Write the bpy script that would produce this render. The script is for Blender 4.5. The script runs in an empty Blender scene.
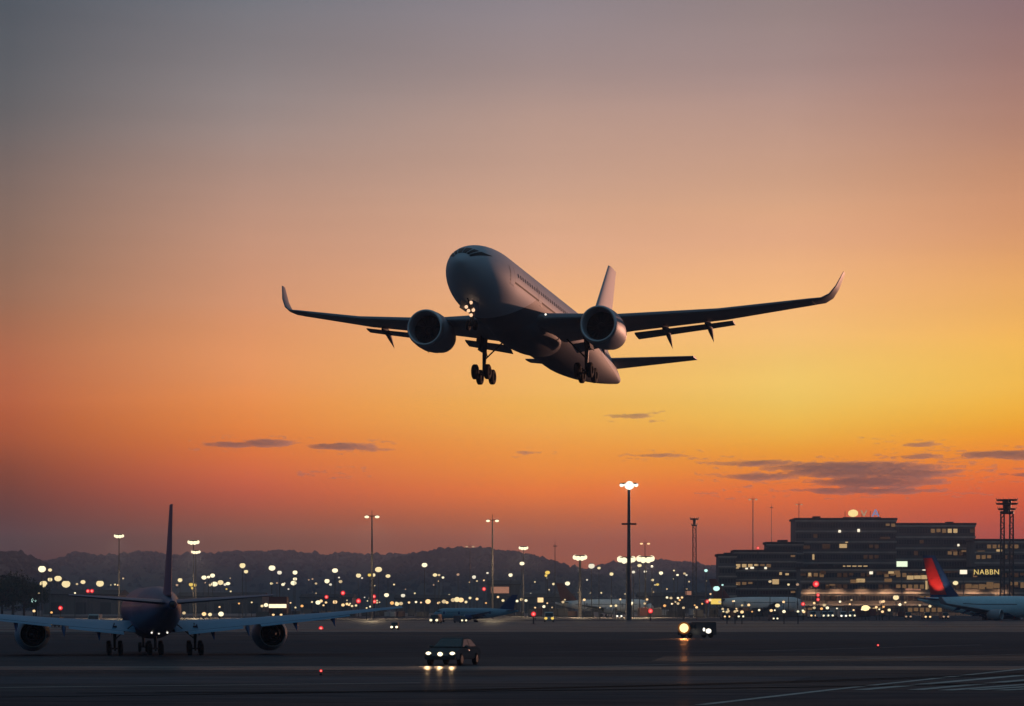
import bpy, bmesh, math, random
import numpy as np
from mathutils import Vector, Matrix, noise

random.seed(7)
S = bpy.context.scene
COL = S.collection
F, HY, CX, HC = 2800.0, 606.0, 512.0, 4.0      # focal length in pixels, horizon row, centre column, eye height


def lin(c):
    return tuple(((v / 255) / 12.92 if v / 255 <= .04045 else ((v / 255 + .055) / 1.055) ** 2.4) for v in c)


# ------------------------------------------------------------------ camera
cam = bpy.data.cameras.new('camera')
cam.sensor_width = 36
cam.lens = 36 * F / 1024
cam.shift_y = (HY - 353) / 1024
cam.clip_start, cam.clip_end = 1, 40000
co = bpy.data.objects.new('camera', cam)
COL.objects.link(co)
co.location = (0, 0, HC)
co.rotation_euler = (math.radians(90), 0, 0)
S.camera = co

# ------------------------------------------------------------------ exposure
S.view_settings.view_transform = 'Standard'
S.view_settings.look = 'None'
S.view_settings.exposure = 0
S.view_settings.gamma = 1
S.cycles.volume_bounces = 1
S.cycles.max_bounces = 6
S.cycles.volume_step_rate = 4
S.cycles.volume_max_steps = 128

# ------------------------------------------------------------------ dusk sky
SUN_AZ, SUN_EL = math.radians(38), math.radians(.8)
W = bpy.data.worlds.new('World')
S.world = W
W.use_nodes = True
nt = W.node_tree
nt.nodes.clear()
N = nt.nodes.new
LK = nt.links.new


def mth(op, a, b=None, clamp=False):
    n = N('ShaderNodeMath'); n.operation = op; n.use_clamp = clamp
    for i, v in enumerate((a, b)):
        if v is None: continue
        if isinstance(v, (int, float)): n.inputs[i].default_value = v
        else: LK(v, n.inputs[i])
    return n.outputs[0]


def mixc(f, a, b, bt='MIX'):
    n = N('ShaderNodeMix'); n.data_type = 'RGBA'; n.blend_type = bt
    if isinstance(f, (int, float)): n.inputs[0].default_value = f
    else: LK(f, n.inputs[0])
    for i, v in ((6, a), (7, b)):
        if isinstance(v, tuple): n.inputs[i].default_value = (*v, 1)
        else: LK(v, n.inputs[i])
    return n.outputs[2]


def mrange(v, a, b, smooth=True):
    n = N('ShaderNodeMapRange'); n.clamp = True
    n.interpolation_type = 'SMOOTHSTEP' if smooth else 'LINEAR'
    LK(v, n.inputs[0]); n.inputs[1].default_value = a; n.inputs[2].default_value = b
    return n.outputs[0]


tc = N('ShaderNodeTexCoord')
sx = N('ShaderNodeSeparateXYZ')
LK(tc.outputs['Generated'], sx.inputs[0])
dx, dy, dz = sx.outputs
hyp = mth('SQRT', mth('ADD', mth('MULTIPLY', dx, dx), mth('MULTIPLY', dy, dy)))
el = mth('DIVIDE', dz, mth('MAXIMUM', hyp, 1e-4))          # tangent of the elevation
az = mth('ARCTAN2', dx, dy)
t_el = mth('MULTIPLY', el, 4.0, True)
# colour against elevation, at five bearings across the western sky (row where the elevation appears, colour)
SKY = [
    (9, [(4, 76.6, 85.6, 95.3), (153, 111.9, 101.3, 99.3), (303, 157.9, 109.1, 83.7), (403, 190.2, 96.3, 51.7), (463, 147.4, 63.5, 18.0), (533, 53.3, 3.2, 0.1), (565, 46.7, 2.7, 0.1)]),
    (250, [(13, 119.3, 119.1, 126.0), (153, 168.7, 141.8, 131.8), (307, 222.3, 153.6, 112.0), (383, 243.4, 152.5, 84.9), (433, 240.3, 131.8, 46.4), (483, 219.5, 95.4, 44.3), (533, 137.7, 67.4, 24.5), (565, 115.1, 58.0, 22.4)]),
    (540, [(13, 146.0, 134.9, 139.9), (103, 177.8, 148.9, 139.0), (197, 211.4, 165.6, 138.8), (273, 242.0, 180.4, 134.8), (393, 262.0, 190.5, 92.6), (438, 262.0, 168.5, 62.0), (483, 262.0, 133.7, 26.1), (533, 184.6, 88.7, 32.9), (565, 159.9, 75.9, 30.7)]),
    (790, [(13, 151.9, 132.9, 131.9), (97, 180.8, 147.8, 137.8), (203, 219.6, 167.7, 132.9), (253, 241.1, 179.4, 131.9), (343, 262.0, 200.3, 116.0), (401, 262.0, 208.2, 94.3), (443, 262.0, 177.4, 42.1), (483, 262.0, 125.6, 5.2), (533, 202.1, 82.8, 21.4), (565, 174.6, 72.1, 20.2)]),
    (1015, [(13, 141.3, 113.3, 116.1), (153, 190.8, 139.0, 114.0), (253, 228.5, 161.8, 107.1), (333, 254.1, 188.4, 90.6), (393, 262.0, 193.6, 68.0), (433, 262.0, 167.5, 2.6), (479, 252.7, 111.9, 0.1), (528, 203.0, 60.2, 0.1), (565, 175.4, 55.9, 0.1)]),
]
outs = []
for px, stops in SKY:
    r = N('ShaderNodeValToRGB'); r.color_ramp.interpolation = 'CARDINAL'
    e = r.color_ramp.elements
    while len(e) > 1: e.remove(e[0])
    first = True
    for row, *c in sorted(stops, key=lambda s: -s[0]):
        p = (HY - row) / F * 4
        if first: e[0].position = p; q = e[0]; first = False
        else: q = e.new(p)
        q.color = (*lin(c), 1)
    LK(t_el, r.inputs[0])
    outs.append((math.atan((px - CX) / F), r.outputs[0]))
front = outs[0][1]
for (a0, _), (a1, c1) in zip(outs, outs[1:]):
    front = mixc(mrange(az, a0, a1, False), front, c1)
# beyond the glow: towards the east and overhead the sky falls to dusk blue
absaz = mth('ABSOLUTE', mth('SUBTRACT', az, math.radians(4)))
side = mixc(mrange(absaz, .2, .95), front, (.05, .07, .11))
east = mixc(mrange(absaz, 1.2, 2.8), side, (.03, .08, .115))
high = mixc(mrange(el, .2, 1.0), east, (.075, .145, .20))
low = mixc(mrange(el, -.002, -.05), high, (.02, .018, .022))
# thin uneven layers in the air
mpn = N('ShaderNodeMapping'); mpn.inputs['Scale'].default_value = (5, 5, 55); LK(tc.outputs['Generated'], mpn.inputs[0])
nzn = N('ShaderNodeTexNoise'); nzn.inputs['Scale'].default_value = 1.3; nzn.inputs['Detail'].default_value = 7; LK(mpn.outputs[0], nzn.inputs[0])
fac = mth('ADD', mth('MULTIPLY', nzn.outputs[0], .14), .93)
vm = N('ShaderNodeVectorMath'); vm.operation = 'SCALE'; LK(low, vm.inputs[0]); LK(fac, vm.inputs['Scale'])
bgN = N('ShaderNodeBackground'); LK(vm.outputs[0], bgN.inputs[0]); bgN.inputs[1].default_value = 1.0
sky = N('ShaderNodeTexSky'); sky.sky_type = 'NISHITA'; sky.sun_disc = False
sky.sun_elevation = SUN_EL; sky.sun_rotation = SUN_AZ
bg2 = N('ShaderNodeBackground'); LK(sky.outputs[0], bg2.inputs[0]); bg2.inputs[1].default_value = .004
ad = N('ShaderNodeAddShader'); LK(bgN.outputs[0], ad.inputs[0]); LK(bg2.outputs[0], ad.inputs[1])
wo = N('ShaderNodeOutputWorld'); LK(ad.outputs[0], wo.inputs[0])

# ------------------------------------------------------------------ sun, low beyond the western edge
sl = bpy.data.lights.new('sun', 'SUN')
sl.energy = 4.6; sl.angle = math.radians(.6); sl.color = (1, .46, .3)
so = bpy.data.objects.new('sun', sl); COL.objects.link(so)
sd = Vector((math.sin(SUN_AZ) * math.cos(SUN_EL), math.cos(SUN_AZ) * math.cos(SUN_EL), math.sin(SUN_EL)))
so.rotation_euler = sd.to_track_quat('Z', 'Y').to_euler()
so.location = (200, 0, 200)


# ================================================================== helpers
def P(px, py, Y):
    return Vector(((px - CX) / F * Y, Y, HC - (py - HY) / F * Y))


def X_(px, Y): return (px - CX) / F * Y
def Z_(py, Y): return HC - (py - HY) / F * Y


def mat(name, col, rough=.6, spec=.3, metal=0, var=.15, scale=.5, coat=0, emit=None, es=0, vs=(1, 1, 1), bump=0, alpha=1):
    m = bpy.data.materials.new(name); m.use_nodes = True
    t = m.node_tree; b = t.nodes['Principled BSDF']
    b.inputs['Roughness'].default_value = rough
    b.inputs['Specular IOR Level'].default_value = spec
    b.inputs['Metallic'].default_value = metal
    b.inputs['Coat Weight'].default_value = coat
    b.inputs['Alpha'].default_value = alpha
    if var:
        c = t.nodes.new('ShaderNodeTexCoord'); mp = t.nodes.new('ShaderNodeMapping')
        mp.inputs['Scale'].default_value = vs
        n = t.nodes.new('ShaderNodeTexNoise'); n.inputs['Scale'].default_value = scale; n.inputs['Detail'].default_value = 6
        t.links.new(c.outputs['Object'], mp.inputs[0]); t.links.new(mp.outputs[0], n.inputs[0])
        r = t.nodes.new('ShaderNodeValToRGB')
        r.color_ramp.elements[0].position = .3; r.color_ramp.elements[1].position = .7
        r.color_ramp.elements[0].color = (*[v * (1 - var) for v in col], 1)
        r.color_ramp.elements[1].color = (*[min(1, v * (1 + var)) for v in col], 1)
        t.links.new(n.outputs[0], r.inputs[0]); t.links.new(r.outputs[0], b.inputs['Base Color'])
        if bump:
            bp = t.nodes.new('ShaderNodeBump'); bp.inputs['Strength'].default_value = bump
            t.links.new(n.outputs[0], bp.inputs['Height']); t.links.new(bp.outputs[0], b.inputs['Normal'])
    else:
        b.inputs['Base Color'].default_value = (*col, 1)
    if emit:
        b.inputs['Emission Color'].default_value = (*emit, 1); b.inputs['Emission Strength'].default_value = es
    return m


M = dict(
    white=mat('white_paint', (.72, .72, .74), .6, .22, var=.06, scale=.3),
    grey=mat('grey_paint', (.30, .31, .35), .5, .4, var=.08, scale=.4),
    wing=mat('wing_grey', (.2, .22, .26), .5, .35, var=.1, scale=.5, vs=(1, .3, 1)),
    bluewing=mat('pale_blue_paint', (.11, .26, .41), .5, .2, var=.08, scale=.4),
    navy=mat('navy_paint', (.02, .055, .15), .4, .2, var=.1),
    blue=mat('blue_paint', (.55, .76, .85), .45, .3, var=.06),
    red=mat('red_paint', (.6, .02, .012), .35, .5, var=.1),
    dark=mat('dark_metal', (.03, .03, .035), .5, .4, var=.2, scale=2),
    black=mat('black_cavity', (.006, .006, .007), .7, .2, var=0),
    metal=mat('bare_metal', (.5, .5, .52), .3, .5, .9, .1, 2),
    rubber=mat('rubber', (.012, .012, .013), .85, .2, var=.2, scale=4),
    glass=mat('dark_glass', (.01, .014, .02), .08, .6, var=0),
    cockpit=mat('cockpit_glass', (.008, .01, .014), .3, .12, var=0),
    steel=mat('galvanised_steel', (.11, .1, .1), .55, .4, .4, .2, 1),
    wall=mat('facade_concrete', (.16, .135, .125), .8, .2, var=.25, scale=.12),
    wall2=mat('facade_dark', (.11, .095, .095), .75, .2, var=.25, scale=.1),
    band=mat('facade_band', (.4, .34, .31), .8, .2, var=.2, scale=.2),
    roof=mat('roof_felt', (.05, .045, .045), .9, .1, var=.2, scale=.2),
    hang=mat('hangar_sheet', (.12, .105, .1), .7, .3, var=.2, scale=.2, vs=(3, 3, .2)),
    bark=mat('bark', (.06, .045, .035), .9, .1, var=.3, scale=2),
    leaf=mat('leaf', (.045, .06, .03), .8, .1, var=.4, scale=.3),
    wood=mat('woodland', (.022, .032, .034), .9, .0, var=.12, scale=.03),
    hill=mat('hill_soil', (.05, .05, .04), .95, .05, var=.3, scale=.01),
    carpaint=mat('car_paint', (.11, .105, .11), .55, .0, var=.05),
    vanwhite=mat('van_paint', (.4, .4, .4), .4, .5, var=.08),
    vandark=mat('truck_paint', (.04, .04, .05), .35, .5, var=.1),
    maroon=mat('maroon_paint', (.12, .03, .025), .4, .5, var=.1),
)


rb_ = bpy.data.materials.new('ribbon_glass'); rb_.use_nodes = True
_t = rb_.node_tree; _b = _t.nodes['Principled BSDF']; _b.inputs['Roughness'].default_value = .15
_c = _t.nodes.new('ShaderNodeTexCoord'); _m = _t.nodes.new('ShaderNodeMapping'); _m.inputs['Rotation'].default_value = (math.radians(90), 0, 0)
_k = _t.nodes.new('ShaderNodeTexBrick'); _k.offset = 0; _k.inputs['Scale'].default_value = .4; _k.inputs['Brick Width'].default_value = .5; _k.inputs['Row Height'].default_value = 9; _k.inputs['Mortar Size'].default_value = .06
_k.inputs['Color1'].default_value = (.012, .014, .02, 1); _k.inputs['Color2'].default_value = (.03, .028, .03, 1); _k.inputs['Mortar'].default_value = (.1, .09, .085, 1)
_t.links.new(_c.outputs['Object'], _m.inputs[0]); _t.links.new(_m.outputs[0], _k.inputs[0]); _t.links.new(_k.outputs[0], _b.inputs['Base Color'])
M['ribbon'] = rb_
# the windows of a far parked jet: panes across one narrow band
pr_ = mat('pane_row', (.3, .3, .32), .4, .3, var=0)
_t = pr_.node_tree; _c = _t.nodes.new('ShaderNodeTexCoord'); _w = _t.nodes.new('ShaderNodeTexWave'); _w.inputs['Scale'].default_value = 1.9; _w.bands_direction = 'X'
_r = _t.nodes.new('ShaderNodeValToRGB'); _r.color_ramp.interpolation = 'CONSTANT'; _r.color_ramp.elements[1].position = .55
_r.color_ramp.elements[0].color = (.012, .015, .02, 1); _r.color_ramp.elements[1].color = (.2, .26, .32, 1)
_t.links.new(_c.outputs['Object'], _w.inputs[0]); _t.links.new(_w.outputs[1], _r.inputs[0]); _t.links.new(_r.outputs[0], _t.nodes['Principled BSDF'].inputs['Base Color'])
M['pane_row'] = pr_
M['bellygrey'] = mat('belly_grey', (.13, .14, .17), .6, .2, var=.1, scale=.5)
# white above; grey belly paint below, with the unlit side's shade put in
tt_ = mat('two_tone_shaded_paint', (.44, .48, .54), .6, .22, var=.06, scale=.3)
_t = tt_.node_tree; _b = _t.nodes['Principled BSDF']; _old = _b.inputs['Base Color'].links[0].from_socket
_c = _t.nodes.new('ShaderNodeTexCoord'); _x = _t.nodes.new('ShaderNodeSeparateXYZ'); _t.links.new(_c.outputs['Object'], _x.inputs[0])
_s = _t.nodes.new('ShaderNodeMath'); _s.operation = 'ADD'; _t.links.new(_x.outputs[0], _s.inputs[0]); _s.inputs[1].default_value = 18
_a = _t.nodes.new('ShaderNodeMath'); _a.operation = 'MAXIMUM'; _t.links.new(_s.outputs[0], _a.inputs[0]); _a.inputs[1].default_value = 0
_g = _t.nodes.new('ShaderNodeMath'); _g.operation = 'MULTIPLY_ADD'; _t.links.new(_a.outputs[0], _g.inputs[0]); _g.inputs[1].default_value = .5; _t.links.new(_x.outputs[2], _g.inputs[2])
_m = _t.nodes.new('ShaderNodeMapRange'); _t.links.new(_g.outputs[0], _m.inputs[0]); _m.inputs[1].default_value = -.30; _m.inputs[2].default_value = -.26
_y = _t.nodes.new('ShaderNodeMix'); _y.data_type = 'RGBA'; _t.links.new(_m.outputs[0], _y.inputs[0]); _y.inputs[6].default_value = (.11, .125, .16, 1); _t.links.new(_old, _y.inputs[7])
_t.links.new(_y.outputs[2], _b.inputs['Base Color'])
M['shaded_twotone'] = tt_
M['slate'] = mat('slate_blue_paint', (.2, .34, .45), .45, .3, var=.06)
M['finwhite'] = mat('fin_paint', (.5, .52, .56), .6, .2, var=.06, scale=.3)


def emi(name, c, s):
    m = bpy.data.materials.new(name); m.use_nodes = True
    t = m.node_tree; t.nodes.clear()
    e = t.nodes.new('ShaderNodeEmission'); e.inputs[0].default_value = (*c, 1); e.inputs[1].default_value = s
    o = t.nodes.new('ShaderNodeOutputMaterial'); t.links.new(e.outputs[0], o.inputs[0])
    return m


E_ = dict(
    cream=emi('lamp_cream', (1, .87, .56), 1.5), white=emi('lamp_white', (1, .93, .78), 1.6), warm=emi('lamp_warm', (1, .64, .3), 1.4),
    orange=emi('lamp_orange', (1, .76, .34), 1.7), amberhalo=emi('halo_amber', (1, .3, .03), .2), red=emi('lamp_red_glow', (1, .03, .04), 1.0), redcore=emi('lamp_red_core', (1, .25, .2), 1.6),  # amber and red also serve as the glow round lamp cores
    cream2=emi('lamp_yellowish', (1, .8, .42), 1.15), cream3=emi('lamp_pale', (1, .9, .68), 1.0), cream4=emi('lamp_soft', (1, .74, .4), .75), amberlamp=emi('lamp_small_amber', (1, .5, .16), 1.2), cyan=emi('lamp_cyan', (.6, 1, .9), 1.3), yellow=emi('lamp_yellow', (1, .68, .14), 1.0), head=emi('headlight', (1, .86, .56), 2.2), dim=emi('lamp_dim', (1, .62, .38), .5),
    w1=emi('window_dim', (1, .5, .25), .035), w2=emi('window_warm', (1, .55, .24), .16), w3=emi('window_bright', (1, .66, .3), .55),
    w4=emi('window_white', (1, .88, .65), 1.3), pink=emi('sign_pink', (1, .45, .28), .36), blue=emi('sign_blue', (.6, .6, 1), .38),
    green=emi('panel_greenish', (.85, 1, .7), 1.2), nl=emi('nose_lamp', (1, .6, .36), 1.25),
)


def obj(name, bm, m, parent=None, smooth=False, angle=None):
    me = bpy.data.meshes.new(name)
    bmesh.ops.recalc_face_normals(bm, faces=bm.faces[:])
    bm.to_mesh(me); bm.free()
    if m: me.materials.append(m)
    if smooth:
        me.polygons.foreach_set('use_smooth', [True] * len(me.polygons))
        if angle: me.set_sharp_from_angle(angle=math.radians(angle))
    o = bpy.data.objects.new(name, me); COL.objects.link(o)
    if parent: o.parent = parent
    return o


def tag(o, label=None, cat=None, group=None, kind=None):
    if label: o['label'] = label
    if cat: o['category'] = cat
    if group: o['group'] = group
    if kind: o['kind'] = kind
    return o


def thing(name, label, cat, loc=(0, 0, 0), rz=0, group=None):
    o = bpy.data.objects.new(name, None); COL.objects.link(o)
    o.empty_display_size = .5
    o.location = loc; o.rotation_euler = (0, 0, rz)
    return tag(o, label, cat, group)


def copy_tree(o, parent=None):
    c = o.copy(); COL.objects.link(c)
    if parent: c.parent = parent
    for ch in list(o.children): copy_tree(ch, c)
    return c


def box(bm, c, s, rot=None):
    r = bmesh.ops.create_cube(bm, size=1)
    mtx = Matrix.Translation(c) @ (rot.to_4x4() if rot else Matrix()) @ Matrix.Diagonal((*s, 1))
    bmesh.ops.transform(bm, matrix=mtx, verts=r['verts'])
    return r['verts']


def b2(bm, x0, x1, y0, y1, z0, z1):
    return box(bm, ((x0 + x1) / 2, (y0 + y1) / 2, (z0 + z1) / 2), (x1 - x0, y1 - y0, z1 - z0))


def tube(bm, p0, p1, r0, r1=None, n=8):
    p0, p1 = Vector(p0), Vector(p1); r1 = r0 if r1 is None else r1
    d = p1 - p0
    r = bmesh.ops.create_cone(bm, cap_ends=True, segments=n, radius1=r0, radius2=r1, depth=d.length)
    q = Vector((0, 0, 1)).rotation_difference(d.normalized())
    bmesh.ops.transform(bm, matrix=Matrix.Translation((p0 + p1) / 2) @ q.to_matrix().to_4x4(), verts=r['verts'])


def ball(bm, c, s, sub=2):
    r = bmesh.ops.create_icosphere(bm, subdivisions=sub, radius=1)
    bmesh.ops.transform(bm, matrix=Matrix.Translation(c) @ Matrix.Diagonal((*s, 1)), verts=r['verts'])
    return r['verts']


def loft(bm, rings, cap=True):
    vs = [[bm.verts.new(p) for p in r] for r in rings]
    n = len(vs[0])
    for a, b in zip(vs, vs[1:]):
        for i in range(n):
            bm.faces.new((a[i], a[(i + 1) % n], b[(i + 1) % n], b[i]))
    if cap:
        bm.faces.new(vs[0][::-1]); bm.faces.new(vs[-1])


def lathe_x(bm, prof, c, n=40):
    """revolve (x, r) about the x axis through c"""
    rings = []
    for x, r in prof:
        rings.append([Vector((c[0] + x, c[1] + r * math.cos(2 * math.pi * k / n), c[2] + r * math.sin(2 * math.pi * k / n))) for k in range(n)])
    loft(bm, rings, cap=False)


NB = bmesh.new


# ================================================================== ground
def ground_mat(name, col, spec, rough, var=.25):
    m = bpy.data.materials.new(name); m.use_nodes = True
    t = m.node_tree; b = t.nodes['Principled BSDF']
    c = t.nodes.new('ShaderNodeTexCoord')

    def nz(scale, vs, det=5):
        mp = t.nodes.new('ShaderNodeMapping'); mp.inputs['Scale'].default_value = vs
        n = t.nodes.new('ShaderNodeTexNoise'); n.inputs['Scale'].default_value = scale; n.inputs['Detail'].default_value = det
        t.links.new(c.outputs['Object'], mp.inputs[0]); t.links.new(mp.outputs[0], n.inputs[0]); return n.outputs[0]
    a = nz(.05, (.12, 1, 1)); f = nz(.6, (.25, 1, 1)); g = nz(14, (1, 1, 1), 3)
    ad1 = t.nodes.new('ShaderNodeMath'); ad1.operation = 'ADD'; t.links.new(a, ad1.inputs[0]); t.links.new(f, ad1.inputs[1])
    ad2 = t.nodes.new('ShaderNodeMath'); ad2.operation = 'MULTIPLY_ADD'; t.links.new(g, ad2.inputs[0]); ad2.inputs[1].default_value = .5; t.links.new(ad1.outputs[0], ad2.inputs[2])
    r = t.nodes.new('ShaderNodeValToRGB')
    mr = t.nodes.new('ShaderNodeMapRange'); t.links.new(ad2.outputs[0], mr.inputs[0]); mr.inputs[1].default_value = .85; mr.inputs[2].default_value = 1.65
    t.links.new(mr.outputs[0], r.inputs[0])
    r.color_ramp.elements[0].color = (*[v * (1 - var) for v in col], 1)
    r.color_ramp.elements[1].color = (*[v * (1 + var) for v in col], 1)
    t.links.new(r.outputs[0], b.inputs['Base Color'])
    t.nodes.remove(b)
    df = t.nodes.new('ShaderNodeBsdfDiffuse'); t.links.new(r.outputs[0], df.inputs[0])
    gl = t.nodes.new('ShaderNodeBsdfGlossy'); gl.inputs[0].default_value = (1, 1, 1, 1)
    rr = t.nodes.new('ShaderNodeMapRange'); t.links.new(a, rr.inputs[0]); rr.inputs[1].default_value = .3; rr.inputs[2].default_value = .7
    rr.inputs[3].default_value = rough - .1; rr.inputs[4].default_value = rough + .1
    t.links.new(rr.outputs[0], gl.inputs['Roughness'])
    mx = t.nodes.new('ShaderNodeMixShader'); t.links.new(df.outputs[0], mx.inputs[1]); t.links.new(gl.outputs[0], mx.inputs[2])
    fm = t.nodes.new('ShaderNodeMapRange'); t.links.new(f, fm.inputs[0]); fm.inputs[1].default_value = .3; fm.inputs[2].default_value = .7
    fm.inputs[3].default_value = spec * .5; fm.inputs[4].default_value = spec * 1.5; t.links.new(fm.outputs[0], mx.inputs[0])
    t.links.new(mx.outputs[0], t.nodes['Material Output'].inputs[0])
    return m


GM = ground_mat('tarmac', (.066, .058, .066), .028, .36)
GC = ground_mat('concrete', (.115, .105, .108), .08, .3)
GP = ground_mat('dark_patch', (.06, .052, .062), .022, .36)
GL = ground_mat('worn_paint', (.42, .38, .36), .02, .5, .45)


def sheet(name, poly, z, m):
    bm = NB(); bm.faces.new([bm.verts.new((x, y, z)) for x, y in poly])
    o = obj(name, bm, m); tag(o, kind='structure'); return o


sheet('ground', [(-3500, -250), (3500, -250), (3500, 4700), (-3500, 4700)], 0, GM)


def yrow(row): return HC * F / (row - HY)


sheet('taxiway', [(-900, yrow(632)), (900, yrow(632)), (900, yrow(621)), (-900, yrow(621))], .006, GC)
sheet('taxiway', [(-500, yrow(671)), (500, yrow(669)), (500, yrow(665.6)), (-500, yrow(667))], .005, GC)  # pale concrete strip that also paints in the lamplit ground by the car
sheet('apron', [(-1200, yrow(616)), (1500, yrow(616)), (1500, yrow(611)), (-1200, yrow(611))], .006, GC)
sheet('patched_tarmac', [(-300, yrow(658)), (300, yrow(656)), (300, yrow(642)), (-300, yrow(639))], .005, GP)
sheet('patched_tarmac', [(-200, yrow(720)), (200, yrow(720)), (200, yrow(694)), (-200, yrow(690))], .005, GP)


sheet('repaired_tarmac', [(-60, yrow(684)), (14, yrow(683.5)), (17, yrow(676.5)), (-70, yrow(677))], .005, ground_mat('grey_patch', (.07, .072, .088), .03, .3))
sheet('repaired_tarmac', [(10, yrow(661.5)), (60, yrow(660)), (66, yrow(655)), (12, yrow(656.5))], .009, ground_mat('warm_patch', (.09, .08, .085), .05, .28))
sheet('repaired_tarmac', [(-120, yrow(637)), (-10, yrow(637)), (0, yrow(634)), (-130, yrow(634))], .007, ground_mat('old_patch', (.06, .06, .07), .03, .3))


def gpt(px, row): Y = yrow(row); return Vector((X_(px, Y), Y, 0))


def paint_line(pts, w, name='painted_line', z=.011):
    bm = NB()
    for a, b in zip(pts, pts[1:]):
        d = (b - a).normalized(); n = Vector((-d.y, d.x, 0)) * w / 2
        bm.faces.new([bm.verts.new(p + Vector((0, 0, z))) for p in (a - n, b - n, b + n, a + n)])
    tag(obj(name, bm, GL), kind='structure')


# hatched stripes and the long edge line by the lower corner of the apron
paint_line([gpt(700, 705), gpt(830, 690), gpt(1060, 665)], .5)
for k, (x0, r0, x1, r1) in enumerate([(860, 690, 1060, 672), (915, 690, 1060, 677), (945, 690.5, 1060, 682), (975, 690, 1070, 684), (1000, 690.5, 1080, 686)]):
    paint_line([gpt(x0, r0), gpt(x1, r1)], .8, 'painted_or_lit_edge_stripe', .012)
paint_line([gpt(-200, 690), gpt(150, 686), gpt(420, 683)], .45)
paint_line([gpt(550, 652), gpt(760, 651), gpt(980, 645)], .3)
paint_line([gpt(560, 667.5), gpt(760, 662), gpt(1030, 654)], .3)
for r0 in (624.5, 619.5):
    paint_line([gpt(-400, r0 + .3), gpt(1500, r0)], 2.2, 'painted_line', .012)


# tyre marks curving across the tarmac
GT = ground_mat('tyre_rubber', (.018, .018, .022), .02, .3)
for off in (0, 3.2, 26, 29.4):
    for d0 in (0, .5):
        bm = NB(); pts = []
        for i in range(25):
            t = i / 24; pts.append(Vector((-46 + off + d0 + 95 * t, 118 + off * .4 + 75 * t * t, .014)))
        for a, b in zip(pts, pts[1:]):
            n = Vector((-(b - a).y, (b - a).x, 0)).normalized() * .17
            bm.faces.new([bm.verts.new(p) for p in (a - n, b - n, b + n, a + n)])
        tag(obj('tyre_mark', bm, GT), kind='structure')


# ================================================================== hills and woods
def ridge_z(prof, px):
    for (a, ya), (b, yb) in zip(prof, prof[1:]):
        if a <= px <= b:
            t = (px - a) / (b - a); t = t * .5 + .5 * t * t * (3 - 2 * t)
            return ya + (yb - ya) * t
    return prof[-1][1]


def ridge(prof, Y, depth, seed, nl, rad):
    x0, x1 = prof[0][0], prof[-1][0]
    nx = int((x1 - x0) / 4)
    cross = [-1, -.75, -.5, -.3, -.12, 0, .25, .6, 1]
    hts = [0, .3, .58, .8, .95, 1, .85, .5, 0]
    bm = NB(); rows = []
    def surf(px, c, h):
        z = max(2, Z_(ridge_z(prof, px) + 2.2, Y) - rad * .9)
        x = X_(px, Y)
        nn = noise.noise(Vector((x / 120, c * 2 + seed, seed))) * .08
        return Vector((x, Y + c * depth, z * max(0, h + (nn if 0 < h < 1 else 0))))
    for i in range(nx + 1):
        px = x0 + (x1 - x0) * i / nx
        rows.append([bm.verts.new(surf(px, c, h)) for c, h in zip(cross, hts)])
    for a, b in zip(rows, rows[1:]):
        for j in range(len(cross) - 1): bm.faces.new((a[j], b[j], b[j + 1], a[j + 1]))
    tag(obj('hill', bm, M['hill'], smooth=True), kind='structure')
    rnd = random.Random(seed)
    bm = NB()
    tmp = bmesh.new(); bmesh.ops.create_icosphere(tmp, subdivisions=2, radius=1)
    tv = [v.co.copy() for v in tmp.verts]; tf = [[v.index for v in f.verts] for f in tmp.faces]; tmp.free()
    for k in range(nl):
        px = rnd.uniform(x0, x1)
        c = rnd.triangular(-.9, .1, 0) if k % 2 else rnd.uniform(-.05, .03)
        h = np.interp(c, cross, hts)
        p = surf(px, c, h); r = rad * rnd.uniform(.5, 1.2) * (1.45 if rnd.random() < .08 else 1)
        off = Vector((rnd.uniform(0, 99), 0, 0))
        vs = []
        for q in tv:
            d = 1 + .35 * noise.noise(q * 1.7 + off)
            vs.append(bm.verts.new(p + Vector((q.x * r * d, q.y * r * d, q.z * r * d * rnd.uniform(.95, 1.15)))))
        for f in tf: bm.faces.new([vs[i] for i in f])
    tag(obj('woods', bm, M['wood'], smooth=False), kind='stuff')


RA = [(-500, 558), (-200, 553), (40, 560), (62, 556), (80, 551), (98, 554.5), (120, 552), (145, 549), (170, 551.5), (205, 550), (240, 549), (275, 550), (305, 550.5), (326, 553.5), (345, 550), (372, 553), (400, 553), (440, 556), (560, 568),
      (585, 567), (606, 562), (640, 560.5), (680, 560), (700, 561.5), (720, 566), (900, 572), (1300, 562), (1600, 570)]
RB = [(-450, 552), (-150, 547), (0, 549), (14, 548.5), (30, 552), (42, 560), (54, 573), (70, 590)]
RC = [(365, 580), (380, 562), (400, 555), (425, 552), (445, 550), (480, 548.5), (512, 549.5), (532, 553), (552, 559), (572, 566), (600, 575), (630, 590)]
ridge(RA, 3700, 500, 3, 6500, 4.6)
ridge([(1600, 570), (1850, 556), (2200, 551), (2600, 549), (3000, 551), (3060, 560)], 3700, 500, 13, 1800, 5)  # unseen ridge, added to keep the low sun off the ground
ridge(RC, 3100, 350, 5, 3000, 4.0)
ridge(RB, 2500, 350, 9, 2200, 3.4)


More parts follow.
